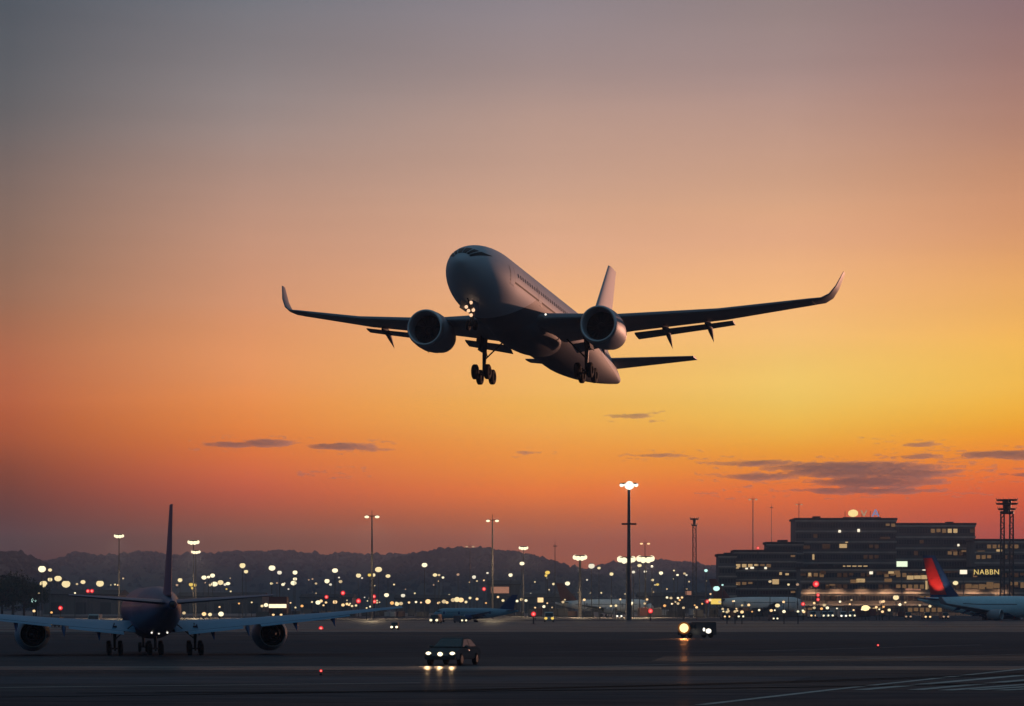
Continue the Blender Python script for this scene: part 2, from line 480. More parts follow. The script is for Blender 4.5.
# ================================================================== trees at the airfield edge
def make_tree(loc, h, w, seed, label):
    rnd = random.Random(seed)
    t = thing('broadleaf_tree', label, 'tree', loc, 0, 'trees at the airfield edge')
    bm = NB(); tube(bm, (0, 0, 0), (0, 0, h * .45), h * .035, h * .02, 8)
    tips = []
    for k in range(7):
        a = rnd.uniform(0, 6.28); e = Vector((math.cos(a) * w * .32, math.sin(a) * w * .32, h * rnd.uniform(.5, .85)))
        tube(bm, (0, 0, h * rnd.uniform(.25, .42)), e, h * .015, h * .005, 6); tips.append(e)
    obj('trunk', bm, M['bark'], t)
    bm = NB()
    cl = [(e, rnd.uniform(.22, .34) * w) for e in tips] + [(Vector((rnd.uniform(-.3, .3) * w, rnd.uniform(-.3, .3) * w, h * rnd.uniform(.35, .9))), rnd.uniform(.15, .28) * w) for _ in range(9)]
    for c, r in cl:
        for _ in range(120):
            d = Vector((rnd.gauss(0, 1), rnd.gauss(0, 1), rnd.gauss(0, 1))).normalized() * r * rnd.uniform(.55, 1.05)
            p = c + d; s = rnd.uniform(.25, .55)
            q = Vector((rnd.uniform(-1, 1), rnd.uniform(-1, 1), rnd.uniform(-1, 1))).normalized()
            u = q.orthogonal().normalized() * s; v = q.cross(u).normalized() * s * .7
            bm.faces.new([bm.verts.new(p + u), bm.verts.new(p + v), bm.verts.new(p - u), bm.verts.new(p - v)])
    obj('crown', bm, M['leaf'], t)


for k, (px, py, w, lab) in enumerate([(2, 579, 13, 'shorter dark tree at the very edge, under the hill'), (13, 574, 13, 'tallest dark tree of the clump by the cyan lamp'), (24, 580, 12, 'broad dark tree between the tallest tree and cyan lamp'),
                                      (-12, 583, 12, 'dark bushy tree partly cut off beside the shorter edge tree'), (36, 585, 10, 'low dark tree right behind the cyan lamp post')]):
    Y = 1000 + 25 * k
    make_tree((X_(px, Y), Y, 0), Z_(py, Y), w, 20 + k, lab)


# ================================================================== airliner
def airfoil(n=14, t=.12, camber=.015):
    xs = [(1 - math.cos(math.pi * i / n)) / 2 for i in range(n + 1)]
    up, lo = [], []
    for x in xs:
        yt = 5 * t * (.2969 * math.sqrt(x) - .126 * x - .3516 * x * x + .2843 * x ** 3 - .1015 * x ** 4)
        yc = camber * math.sin(math.pi * x)
        up.append((x, yc + yt)); lo.append((x, yc - yt))
    return up + lo[-2:0:-1]


def section(y, xle, ch, z, t, inc=0, cant=0, side=1):
    r = []
    ci, si = math.cos(math.radians(inc)), math.sin(math.radians(inc))
    cc, sc = math.cos(math.radians(cant)), math.sin(math.radians(cant))
    for u, v in airfoil(t=t):
        a, b = u * ch, v * ch
        x = -(a * ci) - 0
        h = -a * si + b * ci
        x = -(a * ci + b * si)
        r.append(Vector((xle + x, side * (y - h * sc), z + h * cc)))
    return r


def interp(st, y):
    for a, b in zip(st, st[1:]):
        if a[0] <= y <= b[0]:
            t = (y - a[0]) / (b[0] - a[0])
            return [a[i] + (b[i] - a[i]) * t for i in range(len(a))]
    return list(st[-1])


def wheel_bm(c, r, w, axis='y'):
    bm = NB(); n = 20
    prof = [(-w / 2, r * .5), (-w / 2, r * .85), (-w * .38, r * .97), (-w * .15, r), (w * .15, r), (w * .38, r * .97), (w / 2, r * .85), (w / 2, r * .5), (w * .3, r * .45), (w * .3, .01)]
    prof = [(-w * .3, .01), (-w * .3, r * .45)] + prof
    rings = [[Vector((c[0] + q * math.cos(2 * math.pi * k / n), c[1] + y, c[2] + q * math.sin(2 * math.pi * k / n))) for k in range(n)] for y, q in prof]
    loft(bm, rings)
    return bm


def airliner(name, label, cat, D, mats):
    """body axes: x forwards, y to the aircraft's own left, z up; origin at the nose"""
    root = thing(name, label, cat)
    L, r = D['L'], D['r']
    nose, ts, drop = D['nose'], D['ts'], D['drop']
    s0 = D.get('s0', 0)
    ze, re = D['ze'], D['re']

    def ring(s):
        if s < nose:
            t = s / nose
            k = (1 - (1 - t) ** 2.0) ** D.get('nexp', .56)
            zc = -drop * (1 - t) ** 1.6
            kb = (1 - (1 - t) ** 2.0) ** D.get('nexb', .56)
            return r * k, zc + r * k, zc - r * kb
        if s < ts: return r, r, -r
        t = (s - ts) / (L - ts)
        top = r - t ** 1.6 * (r - ze - re); bot = -r + t ** 1.45 * (r + ze - re)
        return (top - bot) / 2 * (1 - .12 * math.sin(math.pi * t)), top, bot

    def pt(s, th, off=0.0):
        w, zt, zb = ring(s)
        return Vector((-(s0 + s * (1 - s0 / L)), (w + off) * math.sin(th), (zt + zb) / 2 + ((zt - zb) / 2 + off) * math.cos(th)))
    # fuselage
    bm = NB()
    ss = [nose * (i / 16) ** 1.7 for i in range(17)]; ss[0] = .01
    ss += list(np.linspace(nose, ts, 22)[1:]) + list(np.linspace(ts, L, 22)[1:])
    loft(bm, [[pt(s, 2 * math.pi * k / 48) for k in range(48)] for s in ss])
    fus = obj('fuselage', bm, mats['body'], root, True, 50)

    def patch(name, cells, m, off=.02, parent=fus):
        bm = NB()
        for s0, s1, t0, t1 in cells:
            n1, n2 = (4, 5) if s1 - s0 < 6 else (24, 5)
            g = [[bm.verts.new(pt(s0 + (s1 - s0) * i / n1, math.radians(t0 + (t1 - t0) * j / n2), off)) for j in range(n2 + 1)] for i in range(n1 + 1)]
            for i in range(n1):
                for j in range(n2): bm.faces.new((g[i][j], g[i + 1][j], g[i + 1][j + 1], g[i][j + 1]))
        return obj(name, bm, m, parent, True)
    k = r / 3.25
    for sg in (1, -1):
        for c, d in ((1.6, 23), (27, 41), (45, 59)):
            bm = NB(); g = []
            for i in range(6):
                th = math.radians(c + (d - c) * i / 5); q = math.degrees(th) / 55
                zl, zu = (1.2 - .32 * q * q) * k, (1.94 - .44 * q ** 1.5) * k; col = []
                for j in range(5):
                    zz = zl + (zu - zl) * j / 4; lo, hi = 0.0, nose
                    for _ in range(30):
                        m_ = (lo + hi) / 2
                        if pt(m_, th).z < zz: lo = m_
                        else: hi = m_
                    col.append(bm.verts.new(pt(lo, sg * th, .03)))
                g.append(col)
            for a, b in zip(g, g[1:]):
                for j in range(4): bm.faces.new((a[j], b[j], b[j + 1], a[j + 1]))
            obj('windshield_pane', bm, M['cockpit'], fus, True)
        s = nose * .95
        if D.get('windows'):
            while s < ts + (L - ts) * .3:
                patch('cabin_window', [(s, s + .36 * k, sg * 74, sg * 81)], M['glass'], .02); s += .86 * k
        else:
            n9 = 14; s1 = ts + (L - ts) * .3
            patch('cabin_window_band', [(s, s1, sg * 75, sg * 80)], M['pane_row'], .02)
        for s in (nose * .72, D['wing'][0][1] * -1 - 3 * k, ts + (L - ts) * .2):
            dr = patch('door', [(s, s + 1.1 * k, sg * 68, sg * 100)], mats['door'], .015)
            if D.get('windows'):
                patch('door_seam', [(s - .07, s, sg * 67, sg * 101), (s + 1.1 * k, s + 1.1 * k + .07, sg * 67, sg * 101)], M['dark'], .012, dr)
    if mats.get('lit_edge_stripe'):
        for sg in (1, -1):
            patch('painted_or_lit_edge_stripe', [(nose * .8 + 2.0 * i, nose * .8 + 2.0 * i + 2.0, sg * 92, sg * 95) for i in range(8)], mats['lit_edge_stripe'], .012)  # dark line painted on where the sunlit side gives way to shade
    # belly fairing
    w0 = D['wing'][0]
    bm = NB(); rings = []
    xa, xb = w0[1] + 4.5 * k, w0[1] - w0[2] - 4 * k
    for i in range(15):
        t = i / 14; q = max(.02, math.sin(math.pi * t)) ** .5
        rings.append([Vector((xa + (xb - xa) * t, q * r * .92 * math.cos(a), -r * .55 + q * (r * .62) * math.sin(a))) for a in [2 * math.pi * j / 28 for j in range(28)]])
    loft(bm, rings); obj('belly_fairing', bm, mats['belly'], root, True, 60)
    # wings
    for sg in (1, -1):
        bm = NB(); st = D['wing']
        secs = []
        for a, b in zip(st, st[1:]):
            for i in range(5):
                v = interp(st, a[0] + (b[0] - a[0]) * i / 5); secs.append(section(v[0], v[1], v[2], v[3], v[4], v[5], 0, sg))
        v = st[-1]; secs.append(section(v[0], v[1], v[2], v[3], v[4], v[5], D.get('cant0', 6), sg))
        loft(bm, secs); wing = obj('wing', bm, mats['wing'], root, True, 50)
        if D.get('winglet'):
            bm = NB(); loft(bm, [section(v[0], v[1], v[2], v[3], .1, 0, v[4], sg) for v in D['winglet']])
            obj('winglet', bm, mats['winglet'], wing, True, 50)
        for (y0, y1, cf, dxx, dzz, defl) in D['flaps']:
            bm = NB(); rr = []
            for i in range(5):
                y = y0 + (y1 - y0) * i / 4; v = interp(st, y)
                te = v[1] - v[2] * math.cos(math.radians(v[5])); zte = v[3] - v[2] * math.sin(math.radians(v[5]))
                rr.append(section(y, te + dxx, v[2] * cf, zte + dzz, .13, defl, 0, sg))
            loft(bm, rr); obj('flap', bm, mats['wing'], wing, True, 50)
        for y, ln in D['canoes']:
            v = interp(st, y); te = v[1] - v[2]; zz = v[3] - v[2] * math.sin(math.radians(v[5]))
            bm = NB(); rr = []
            for i in range(9):
                t = i / 8; q = max(.03, math.sin(math.pi * (t ** .7)))
                cx = te + ln * .45 - ln * t; cz = zz - .35 * k - max(0, t - .45) * ln * .52
                rr.append([Vector((cx, sg * y + .3 * k * q * math.cos(a), cz + .38 * k * q * math.sin(a))) for a in [2 * math.pi * j / 12 for j in range(12)]])
            loft(bm, rr); obj('flap_fairing', bm, mats['belly'], wing, True, 60)
        # slat: thin dark strip on the leading edge
        bm = NB(); rr = []
        for i in range(7):
            y = w0[0] + 1.2 * k + (st[-1][0] - w0[0] - 3 * k) * i / 6; v = interp(st, y)
            rr.append(section(y, v[1] + .12 * k, v[2] * .11, v[3] - .10 * k, .3, 12, 0, sg))
        loft(bm, rr); obj('slat', bm, M['metal'] if mats.get('metalslat') else mats['wing'], wing, True, 50)
        # wing-root / tip lamp
        # engine
        ex, ey, ez, R, el_ = D['eng']
        c = (ex, sg * ey, ez); q = el_ / 6.0
        bm = NB()
        lathe_x(bm, [(-1.3 * q, R * .8), (-.5 * q, R * .8), (-.12 * q, R * .86), (0, R * .92), (-.08 * q, R * .97), (-.5 * q, R * 1.02), (-1.5 * q, R * 1.06), (-2.6 * q, R * 1.05), (-3.8 * q, R * .95), (-5.0 * q, R * .78), (-5.02 * q, R * .74), (-4.4 * q, R * .74), (-3.6 * q, R * .74)], c, 44)
        eng = obj('engine', bm, mats['eng'], root, True, 50)
        bm = NB(); lathe_x(bm, [(-.1 * q, R * .865), (.01 * q, R * .92), (-.08 * q, R * .985), (-.3 * q, R * 1.015)], c, 44)
        obj('inlet_lip', bm, M['metal'], eng, True)
        bm = NB(); lathe_x(bm, [(-4.9 * q, R * .80), (-5.06 * q, R * .79), (-5.06 * q, R * .735), (-4.9 * q, R * .735)], c, 44); obj('nozzle_ring', bm, M['metal'], eng, True)
        bm = NB(); lathe_x(bm, [(-1.28 * q, R * .8), (-1.3 * q, .01)], c, 30)
        for b in range(20):
            a = 2 * math.pi * b / 20
            box(bm, (c[0] - 1.2 * q, c[1] + R * .5 * math.cos(a), c[2] + R * .5 * math.sin(a)), (.04, R * .55, R * .09), Matrix.Rotation(a, 3, 'X') @ Matrix.Rotation(.6, 3, 'Y'))
        obj('fan', bm, M['dark'], eng)
        bm = NB(); lathe_x(bm, [(-.55 * q, .01), (-.8 * q, R * .14), (-1.25 * q, R * .24)], c, 20); obj('spinner', bm, M['dark'], eng, True)
        bm = NB(); lathe_x(bm, [(-3.6 * q, R * .74), (-3.62 * q, R * .52), (-4.8 * q, R * .5), (-6.0 * q, R * .36), (-5.9 * q, R * .3), (-5.5 * q, R * .28), (-6.4 * q, R * .16), (-7.0 * q, .01)], c, 30)
        obj('exhaust_cone', bm, M['dark'], eng, True, 40)
        v = interp(st, ey); bm = NB()
        zt = v[3]
        loft(bm, [[Vector((px_, sg * ey + s_ * .22 * k, pz_)) for px_, pz_ in ((ex - .9 * q, ez + R * 1.0), (v[1] - .1, zt - .05), (v[1] - v[2] * .55, zt - .1), (ex - 5.4 * q, ez + R * .45), (ex - 4.6 * q, ez + R * .72))] for s_ in (-1, 1)])
        obj('pylon', bm, mats['eng'], eng)
        # tailplane
        bm = NB(); loft(bm, [section(v[0], v[1], v[2], v[3], .09, 0, 0, sg) for v in D['hstab']])
        obj('tailplane', bm, mats['tailplane'], root, True, 50)
    # fin
    bm = NB(); rr = []
    for z, xle, ch, tt in D['fin']:
        rr.append([Vector((xle - u * ch, v * ch, z)) for u, v in airfoil(t=tt, camber=0)])
    loft(bm, rr); fin = obj('tail_fin', bm, mats['fin'], root, True, 50)
    if mats.get('fin_panel'):
        for sg in (1, -1):
            z0, z1 = D['fin'][0], D['fin'][-1]; bm = NB(); g = []
            for i in range(7):
                t = .10 + .84 * i / 6; xl = z0[1] + (z1[1] - z0[1]) * t; ch = z0[2] + (z1[2] - z0[2]) * t; z = z0[0] + (z1[0] - z0[0]) * t
                g.append([bm.verts.new((xl - ch * u, sg * (ch * tk + .03), z)) for u, tk in ((.42 - .1 * t, .052), (.55, .049), (.7, .036), (.85, .019), (.97, .006))])
            for a, b in zip(g, g[1:]):
                for j in range(4): bm.faces.new((a[j], a[j + 1], b[j + 1], b[j]))
            obj('painted_panel', bm, mats['fin_panel'], fin, True)
    bm = NB()
    lathe_x(bm, [(0, re * .8), (-.6 * k, re * .5), (-.62 * k, .02)], (-L + .02, 0, ze), 16)
    obj('exhaust_port', bm, M['dark'], root, True)
    # landing gear
    for (gx, gy, zt, zw, wr, ws, rows) in D['gear']:
        bm = NB()
        tube(bm, (gx, gy, zt), (gx, gy, zw), .24 * k + .03, .13 * k + .02, 10)
        tube(bm, (gx + 1.6 * k, gy, zt + .2), (gx, gy, (zt + zw) / 2), .08 * k, None, 8)
        tube(bm, (gx, gy * .55, zt + .1), (gx, gy, zw + (zt - zw) * .4), .08 * k, None, 8)
        tube(bm, (gx, gy - ws, zw), (gx, gy + ws, zw), .09 * k, None, 8)
        if rows == 2: tube(bm, (gx + wr * 1.15, gy, zw + .12), (gx - wr * 1.15, gy, zw - .12), .13 * k, None, 8)
        g = obj('landing_gear', bm, M['dark'], root)
        for i in ((-1, 1) if rows == 2 else (0,)):
            for j in (-1, 1):
                obj('wheel', wheel_bm((gx + i * wr * 1.12, gy + j * ws, zw + i * .12 * (rows == 2)), wr, wr * .62), M['rubber'], g, True, 40)
        if abs(gy) > .5:
            bm = NB(); box(bm, (gx - .1, gy + math.copysign(.35 * k, gy), zt - .55 * k), (1.5 * k, .05, 1.5 * k), Matrix.Rotation(math.copysign(.25, gy), 3, 'X'))
            obj('gear_door', bm, mats['belly'], g)
        else:
            bm = NB()
            for j in (-1, 1): box(bm, (gx + .9 * k, j * .62 * k, zt - .35 * k), (1.9 * k, .05, .75 * k), Matrix.Rotation(j * .15, 3, 'X'))
            obj('gear_door', bm, mats['belly'], g)
    return root


def lamps(root, pts, r, m, name='landing_light'):
    for p in pts:
        bm = NB(); ball(bm, p, (r * .6, r, r)); obj(name, bm, m, root, True)


FLY = dict(windows=True, L=63.4, r=3.25, nose=9.4, ts=40, drop=-.32, ze=.1, re=.45, s0=3.1, nexp=.60, nexb=.74,
           wing=[(2.2, -19.6, 12.0, -1.6, .125, 1.5), (9.8, -24.0, 7.3, -.75, .11, 1), (19, -28.6, 5.0, .62, .105, .6), (27.6, -32.9, 3.0, 2.4, .11, .2)],
           winglet=[(27.6, -32.9, 3.0, 2.4, 8), (28.5, -33.5, 2.8, 2.62, 28), (29.2, -34.1, 2.5, 3.15, 48), (29.75, -34.7, 2.0, 4.1, 62), (30.3, -35.8, 1.0, 5.75, 70)],
           flaps=[(3.4, 8.0, .19, .35, -.38, 14), (10.0, 19.6, .28, .5, -.3, 8)], canoes=[(6.3, 4.2), (13.1, 4.8), (17.2, 4.4)],
           eng=(-20.3, 8.9, -2.3, 1.86, 7.0), hstab=[(.6, -53.2, 6.2, .55), (9.7, -59.3, 2.3, 1.9)],
           fin=[(1.6, -48.6, 10.2, .09), (3.6, -50.6, 8.6, .09), (12.1, -57.9, 3.5, .08)],
           gear=[(-29.6, 5.4, -1.7, -5.4, .78, .66, 2), (-29.6, -5.4, -1.7, -5.4, .78, .66, 2), (-7.6, 0, -2.8, -4.85, .48, .34, 1)])
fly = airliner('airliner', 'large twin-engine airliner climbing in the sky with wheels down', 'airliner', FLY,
               dict(body=M['shaded_twotone'], wing=M['wing'], winglet=M['wing'], belly=M['bellygrey'], eng=M['grey'], tailplane=M['wing'], fin=M['finwhite'], door=M['shaded_twotone'], lit_edge_stripe=M['black'], metalslat=False))


def heading(yaw, pitch, roll):
    B = Matrix(((0, 1, 0), (-1, 0, 0), (0, 0, 1)))
    return (Matrix.Rotation(yaw, 3, 'Z') @ B @ Matrix.Rotation(-pitch, 3, 'Y') @ Matrix.Rotation(roll, 3, 'X')).to_4x4()


fly.matrix_world = Matrix.Translation((-5.72, 256.84, 36.03)) @ heading(math.radians(-16.2), math.radians(5.9), math.radians(-.46))
lamps(fly, [(-7.0, -.42, -3.2), (-7.0, .42, -3.2), (-7.0, .02, -2.8), (-7.1, -.22, -3.55), (-7.1, .25, -3.5), (-7.2, .02, -3.95)], .17, E_['nl'])
lamps(fly, [(-19.7, 3.75, -1.4)], .10, E_['white'], 'wing_root_light')

# the airliner rolling away, seen from behind
TAXI = dict(L=40, r=1.98, nose=6, ts=22, drop=.5, ze=.5, re=.3,
            wing=[(1.6, -13.2, 7.6, -1.2, .12, 4), (7.5, -16.4, 5.2, -.85, .11, 3.4), (14, -19.6, 3.6, -.3, .10, 2.6), (19.8, -22.4, 1.7, .3, .10, 1.5)], winglet=None,
            flaps=[(2.6, 7.0, .2, .25, -.06, 9), (8.4, 15.5, .2, .2, -.05, 9)], canoes=[(4.6, 2.6), (7.4, 2.4), (11.2, 2.5), (14.2, 2.2)],
            eng=(-14.6, 9.75, -1.88, 1.36, 4.8), hstab=[(.4, -34.2, 4.4, .65), (7.6, -38.0, 1.7, 1.2)],
            fin=[(1.2, -32.0, 6.6, .085), (2.6, -33.4, 5.4, .085), (8.0, -37.6, 2.5, .08)],
            gear=[(-20, 3.25, -1.2, -3.06, .54, .46, 2), (-20, -3.25, -1.2, -3.06, .54, .46, 2), (-20.3, 0, -1.5, -3.06, .54, .46, 2), (-4.6, 0, -1.9, -3.15, .42, .3, 1)])
taxi = airliner('airliner', 'blue airliner seen from behind, rolling away with tail towards camera', 'airliner', TAXI,
                dict(body=M['navy'], wing=M['bluewing'], winglet=M['blue'], belly=M['navy'], eng=M['bluewing'], tailplane=M['navy'], fin=M['navy'], door=M['navy']))
RZT = math.radians(101)
f_ = Vector((math.cos(RZT), math.sin(RZT), 0))
gx = Vector((X_(155, 228), 228, 3.6))
taxi.location = gx + f_ * 20
taxi.rotation_euler = (0, 0, RZT)
lamps(taxi, [(-25.5, .62, -1.72), (-25.5, .05, -1.78), (-25.5, -.62, -1.72)], .07, E_['white'], 'belly_light')

# the red-tailed airliner parked before the terminal
REDT = dict(L=38, r=3.0, nose=7.2, ts=17, drop=.7, ze=2.2, re=.35,
            wing=[(2.0, -9.5, 8.0, -1.8, .12, 3), (8, -13, 5.4, -1.0, .11, 3), (20, -20.5, 2.0, .9, .10, 2)], winglet=[(20, -20.5, 2.0, .9, 10), (20.6, -21.2, 1.5, 1.8, 60), (20.9, -21.8, .9, 2.7, 75)],
            flaps=[(3, 7.5, .2, -.05, -.2, 12)], canoes=[(5.5, 3), (10, 3), (13.6, 2.6)],
            eng=(-9.6, 7.2, -2.2, 1.45, 4.8), hstab=[(.5, -29.0, 5.2, 1.9), (9.5, -35.0, 2.1, 2.7)],
            fin=[(2.2, -24.5, 9.6, .085), (4.6, -26.8, 7.6, .085), (14.6, -32.8, 3.8, .08)],
            gear=[(-15.4, 3.8, -1.6, -3.2, .6, .55, 2), (-15.4, -3.8, -1.6, -3.2, .6, .55, 2), (-4.4, 0, -2.4, -3.3, .5, .34, 1)])
redt = airliner('airliner', 'parked blue and white airliner with a red tail fin by the terminal', 'airliner', REDT,
                dict(body=M['blue'], wing=M['wing'], winglet=M['grey'], belly=M['navy'], eng=M['grey'], tailplane=M['navy'], fin=M['navy'], fin_panel=M['red'], door=M['blue']))
RZR = math.radians(-32)
tail = Vector((X_(918, 800), 800, 0))
redt.rotation_euler = (0, 0, RZR)
redt.location = (tail.x + 38 * math.cos(RZR), tail.y + 38 * math.sin(RZR), 3.8)

# added spots without lamp bodies, to brighten the red fin from the tailplane
for sg in (1, -1):
    ll = bpy.data.lights.new('fin_fill_light', 'SPOT'); ll.energy = 2600; ll.spot_size = math.radians(62); ll.spot_blend = .6; ll.color = (1, .72, .55); ll.shadow_soft_size = .15
    lo = bpy.data.objects.new('fin_fill_light', ll); COL.objects.link(lo); lo.parent = redt
    lo.location = (-32.6, sg * 6.0, 2.9)
    lo.rotation_euler = (Vector((-31.2, 0, 9.0)) - lo.location).to_track_quat('-Z', 'Y').to_euler()

# smaller parked jets on the far apron
JET = dict(L=34, r=2.1, nose=5, ts=19, drop=.5, ze=.9, re=.28,
           wing=[(1.5, -11.5, 6.2, -1.1, .12, 3), (7, -14.6, 4.0, -.6, .11, 3), (16, -19.5, 1.6, .5, .10, 2)], winglet=None,
           flaps=[(2.5, 6.5, .2, -.05, -.15, 10)], canoes=[(5, 2), (9, 2)], eng=(-11.5, 5.6, -1.6, 1.05, 3.8), hstab=[(.4, -28.6, 3.8, 1.0), (6.2, -32.0, 1.6, 1.4)],
           fin=[(1.2, -25.6, 6.6, .085), (2.4, -26.8, 5.4, .085), (7.4, -31.4, 2.4, .08)],
           gear=[(-17, 2.8, -1.1, -3.1, .5, .42, 1), (-17, -2.8, -1.1, -3.1, .5, .42, 1), (-4, 0, -1.8, -3.15, .4, .3, 1)])


def park(label, px_mid, Y, rz, scale, mats):
    j = airliner('parked_jet', label, 'airliner', JET, mats)
    j['group'] = 'jets parked on the far apron'
    rz = math.radians(rz); j.rotation_euler = (0, 0, rz); j.scale = (scale,) * 3
    c = Vector((X_(px_mid, Y), Y, 0))
    j.location = (c.x + 17 * scale * math.cos(rz), c.y + 17 * scale * math.sin(rz), 3.55 * scale)


pale = dict(body=M['white'], wing=M['wing'], winglet=M['grey'], belly=M['grey'], eng=M['grey'], tailplane=M['dark'], fin=M['maroon'], door=M['grey'])
darkb = dict(body=M['slate'], wing=M['navy'], winglet=M['grey'], belly=M['navy'], eng=M['navy'], tailplane=M['navy'], fin=M['navy'], door=M['navy'])
park('white jet with a dark tail parked below the mast with a crossbar', 604, 1050, -22, 1.15, pale)
park('small dark blue jet parked between the oncoming car and bright apron lights', 476, 690, -172, .62, darkb)
park('long pale jet parked in front of the low terminal block', 757, 1120, 28, 1.35, pale)


# ================================================================== terminal buildings
def building(name, label, px0, px1, row_top, Y, depth, floors, m, lit, steps=(), extra=None, seed=1):
    x0, x1, zt = X_(px0, Y), X_(px1, Y), Z_(row_top, Y)
    t = thing(name, label, 'building', ((x0 + x1) / 2, Y, 0))
    w = x1 - x0
    rnd = random.Random(seed)
    lit = int(lit * (.34 if name != 'concourse' else .7))
    bm = NB(); b2(bm, -w / 2, w / 2, 0, depth, -.2, zt)
    obj('wall', bm, m, t)
    bm = NB(); b2(bm, -w / 2 - .6, w / 2 + .6, -.6, depth + .6, zt + .003, zt + 1.0); obj('roof', bm, M['roof'], t)
    fh = zt / floors
    cells = []
    for f in range(floors):
        z = f * fh
        bm = NB(); b2(bm, -w / 2 - .35, w / 2 + .35, -.45, -.003, z + fh * .84, z + fh * .99); obj('floor_band', bm, M['band'], t)
        n = max(2, int(w / 2.5)); cw = w / n
        bm = NB(); b2(bm, -w / 2 + .3, w / 2 - .3, -.12, -.004, z + fh * .28, z + fh * .68); obj('window_band', bm, M['ribbon'], t)
        for i in range(n):
            xa = -w / 2 + i * cw + cw * .14
            cells.append((xa, xa + cw * .72, z + fh * .3, z + fh * .66))
    # a few rooms with the light on
    used = set()
    while lit > 0:
        i0 = rnd.randrange(len(cells)); run = rnd.choice([1, 1, 2, 2, 3, 4, 6]); key = rnd.choice(['w1', 'w1', 'w1', 'w1', 'w2', 'w2', 'w3'])
        for i in range(i0, min(len(cells), i0 + run)):
            if i in used or cells[i][2] != cells[i0][2]: continue
            used.add(i); a, b, c, d = cells[i]; c2 = c + (d - c) * rnd.choice([0, 0, .15, .4])
            bm = NB(); b2(bm, a, b, -.2, -.13, c2, d)
            obj('lit_window', bm, E_[key], t)
        lit -= 1
    for (pxa, pxb, ra, rb, key) in (extra or ()):
        xa, xb = X_(pxa, Y) - (x0 + x1) / 2, X_(pxb, Y) - (x0 + x1) / 2
        n = max(1, int((xb - xa) / 2.4)); cw = (xb - xa) / n
        for i in range(n):
            bm = NB(); b2(bm, xa + i * cw + .12, xa + (i + 1) * cw - .12, -.62, -.46, Z_(rb, Y) + rnd.uniform(0, .5), Z_(ra, Y) - rnd.uniform(0, .6))
            obj('lit_window', bm, E_[key if rnd.random() < .7 else {'w4': 'w3', 'w3': 'w2', 'w2': 'w1'}.get(key, key)], t)
    # roof plant
    for k in range(max(1, int(w / 40))):
        bm = NB()
        x = rnd.uniform(-w / 2 + 4, w / 2 - 4); h = rnd.uniform(.5, 1.1)
        b2(bm, x - rnd.uniform(1, 3), x + rnd.uniform(1, 3), 6, 12, zt + 1.004, zt + 1.0 + h); obj('roof_plant', bm, M['roof'], t)
    return t


building('terminal_block', 'lowest stepped terminal block behind the pale parked jet', 719, 736, 556, 1245, 18, 6, M['wall2'], 8, seed=2)
building('terminal_block', 'mid-height terminal block stepping up towards the tall one, lit row of windows', 735, 796, 552, 1262, 18, 7, M['wall2'], 26, seed=3,
         extra=[(735, 739, 566.5, 569.5, 'w3'), (745, 748, 566.5, 569.5, 'w4'), (750, 754, 566.5, 569.5, 'w4'), (764, 767, 566.5, 569.5, 'w4'), (728.5, 731, 578, 583, 'w4'), (732, 738, 583, 585.5, 'w4'), (772, 779, 579, 585, 'w4'), (779, 782, 571, 576, 'w3'), (785, 789, 573, 576, 'w4')])
building('terminal_block', 'dark rooftop block stepping between mid-height and tall terminal blocks', 767, 803, 544, 1285, 15, 8, M['wall2'], 8, seed=14)
building('terminal_building', 'tallest terminal building with the glowing rooftop sign', 796, 896, 520, 1320, 26, 9, M['wall2'], 60, seed=4,
         extra=[(838, 841, 530, 533, 'w4'), (845.5, 847.5, 530, 532, 'w2'), (857, 860, 529, 533, 'w4'), (839, 847, 543, 549, 'w3'), (845, 848, 541, 544, 'w4'), (812, 814.5, 554, 560, 'w3'), (803, 810, 545, 549, 'w1'), (822, 830, 544, 549, 'w1')])
building('terminal_building', 'dark boxy terminal building beside the tallest one, lower flat roof', 896.3, 975, 525, 1320, 26, 8, M['wall2'], 45, seed=5,
         extra=[(957, 959.5, 543, 546.5, 'w4'), (950, 957, 549, 552, 'w2'), (961, 968, 549, 552, 'w2'), (880, 890, 536, 540, 'w1')])
building('terminal_wing', 'low terminal wing behind the twin legged tower', 975.4, 1090, 541, 1290, 26, 7, M['wall'], 40, seed=6,
         extra=[(977, 985, 549.5, 551.5, 'w2'), (996, 1002, 548.5, 552, 'w3')])
con = building('concourse', 'long low concourse with lit shop fronts before the terminal', 801, 1090, 569, 1200, 20, 4, M['wall'], 90, seed=7,
               extra=[(869, 873, 571, 575, 'w4'), (876, 900, 571.5, 575, 'w2'), (888, 900, 570.5, 574, 'w3'), (850, 866, 579, 583.5, 'w2'), (856, 865, 578, 583, 'w3'), (884, 892, 578, 582, 'w2'), (906.5, 928, 574.5, 579.5, 'w3'), (829, 841, 584, 586.5, 'w2'), (826, 828, 584, 586.5, 'w3'),
                      (922, 926, 569, 571.5, 'w4'), (925, 927.5, 580, 590, 'w3'), (944, 958, 570.5, 573.5, 'w1'), (965, 985, 583.5, 589.5, 'w2'), (986, 1001, 582, 589, 'w2'), (1010, 1018, 581, 586, 'w2'), (1020, 1024, 581, 589, 'w2'), (905, 921, 588, 591.5, 'pink'), (820, 826, 570, 575, 'w1'), (800, 806, 573, 576, 'w2'), (808, 811, 572, 576, 'w3')])


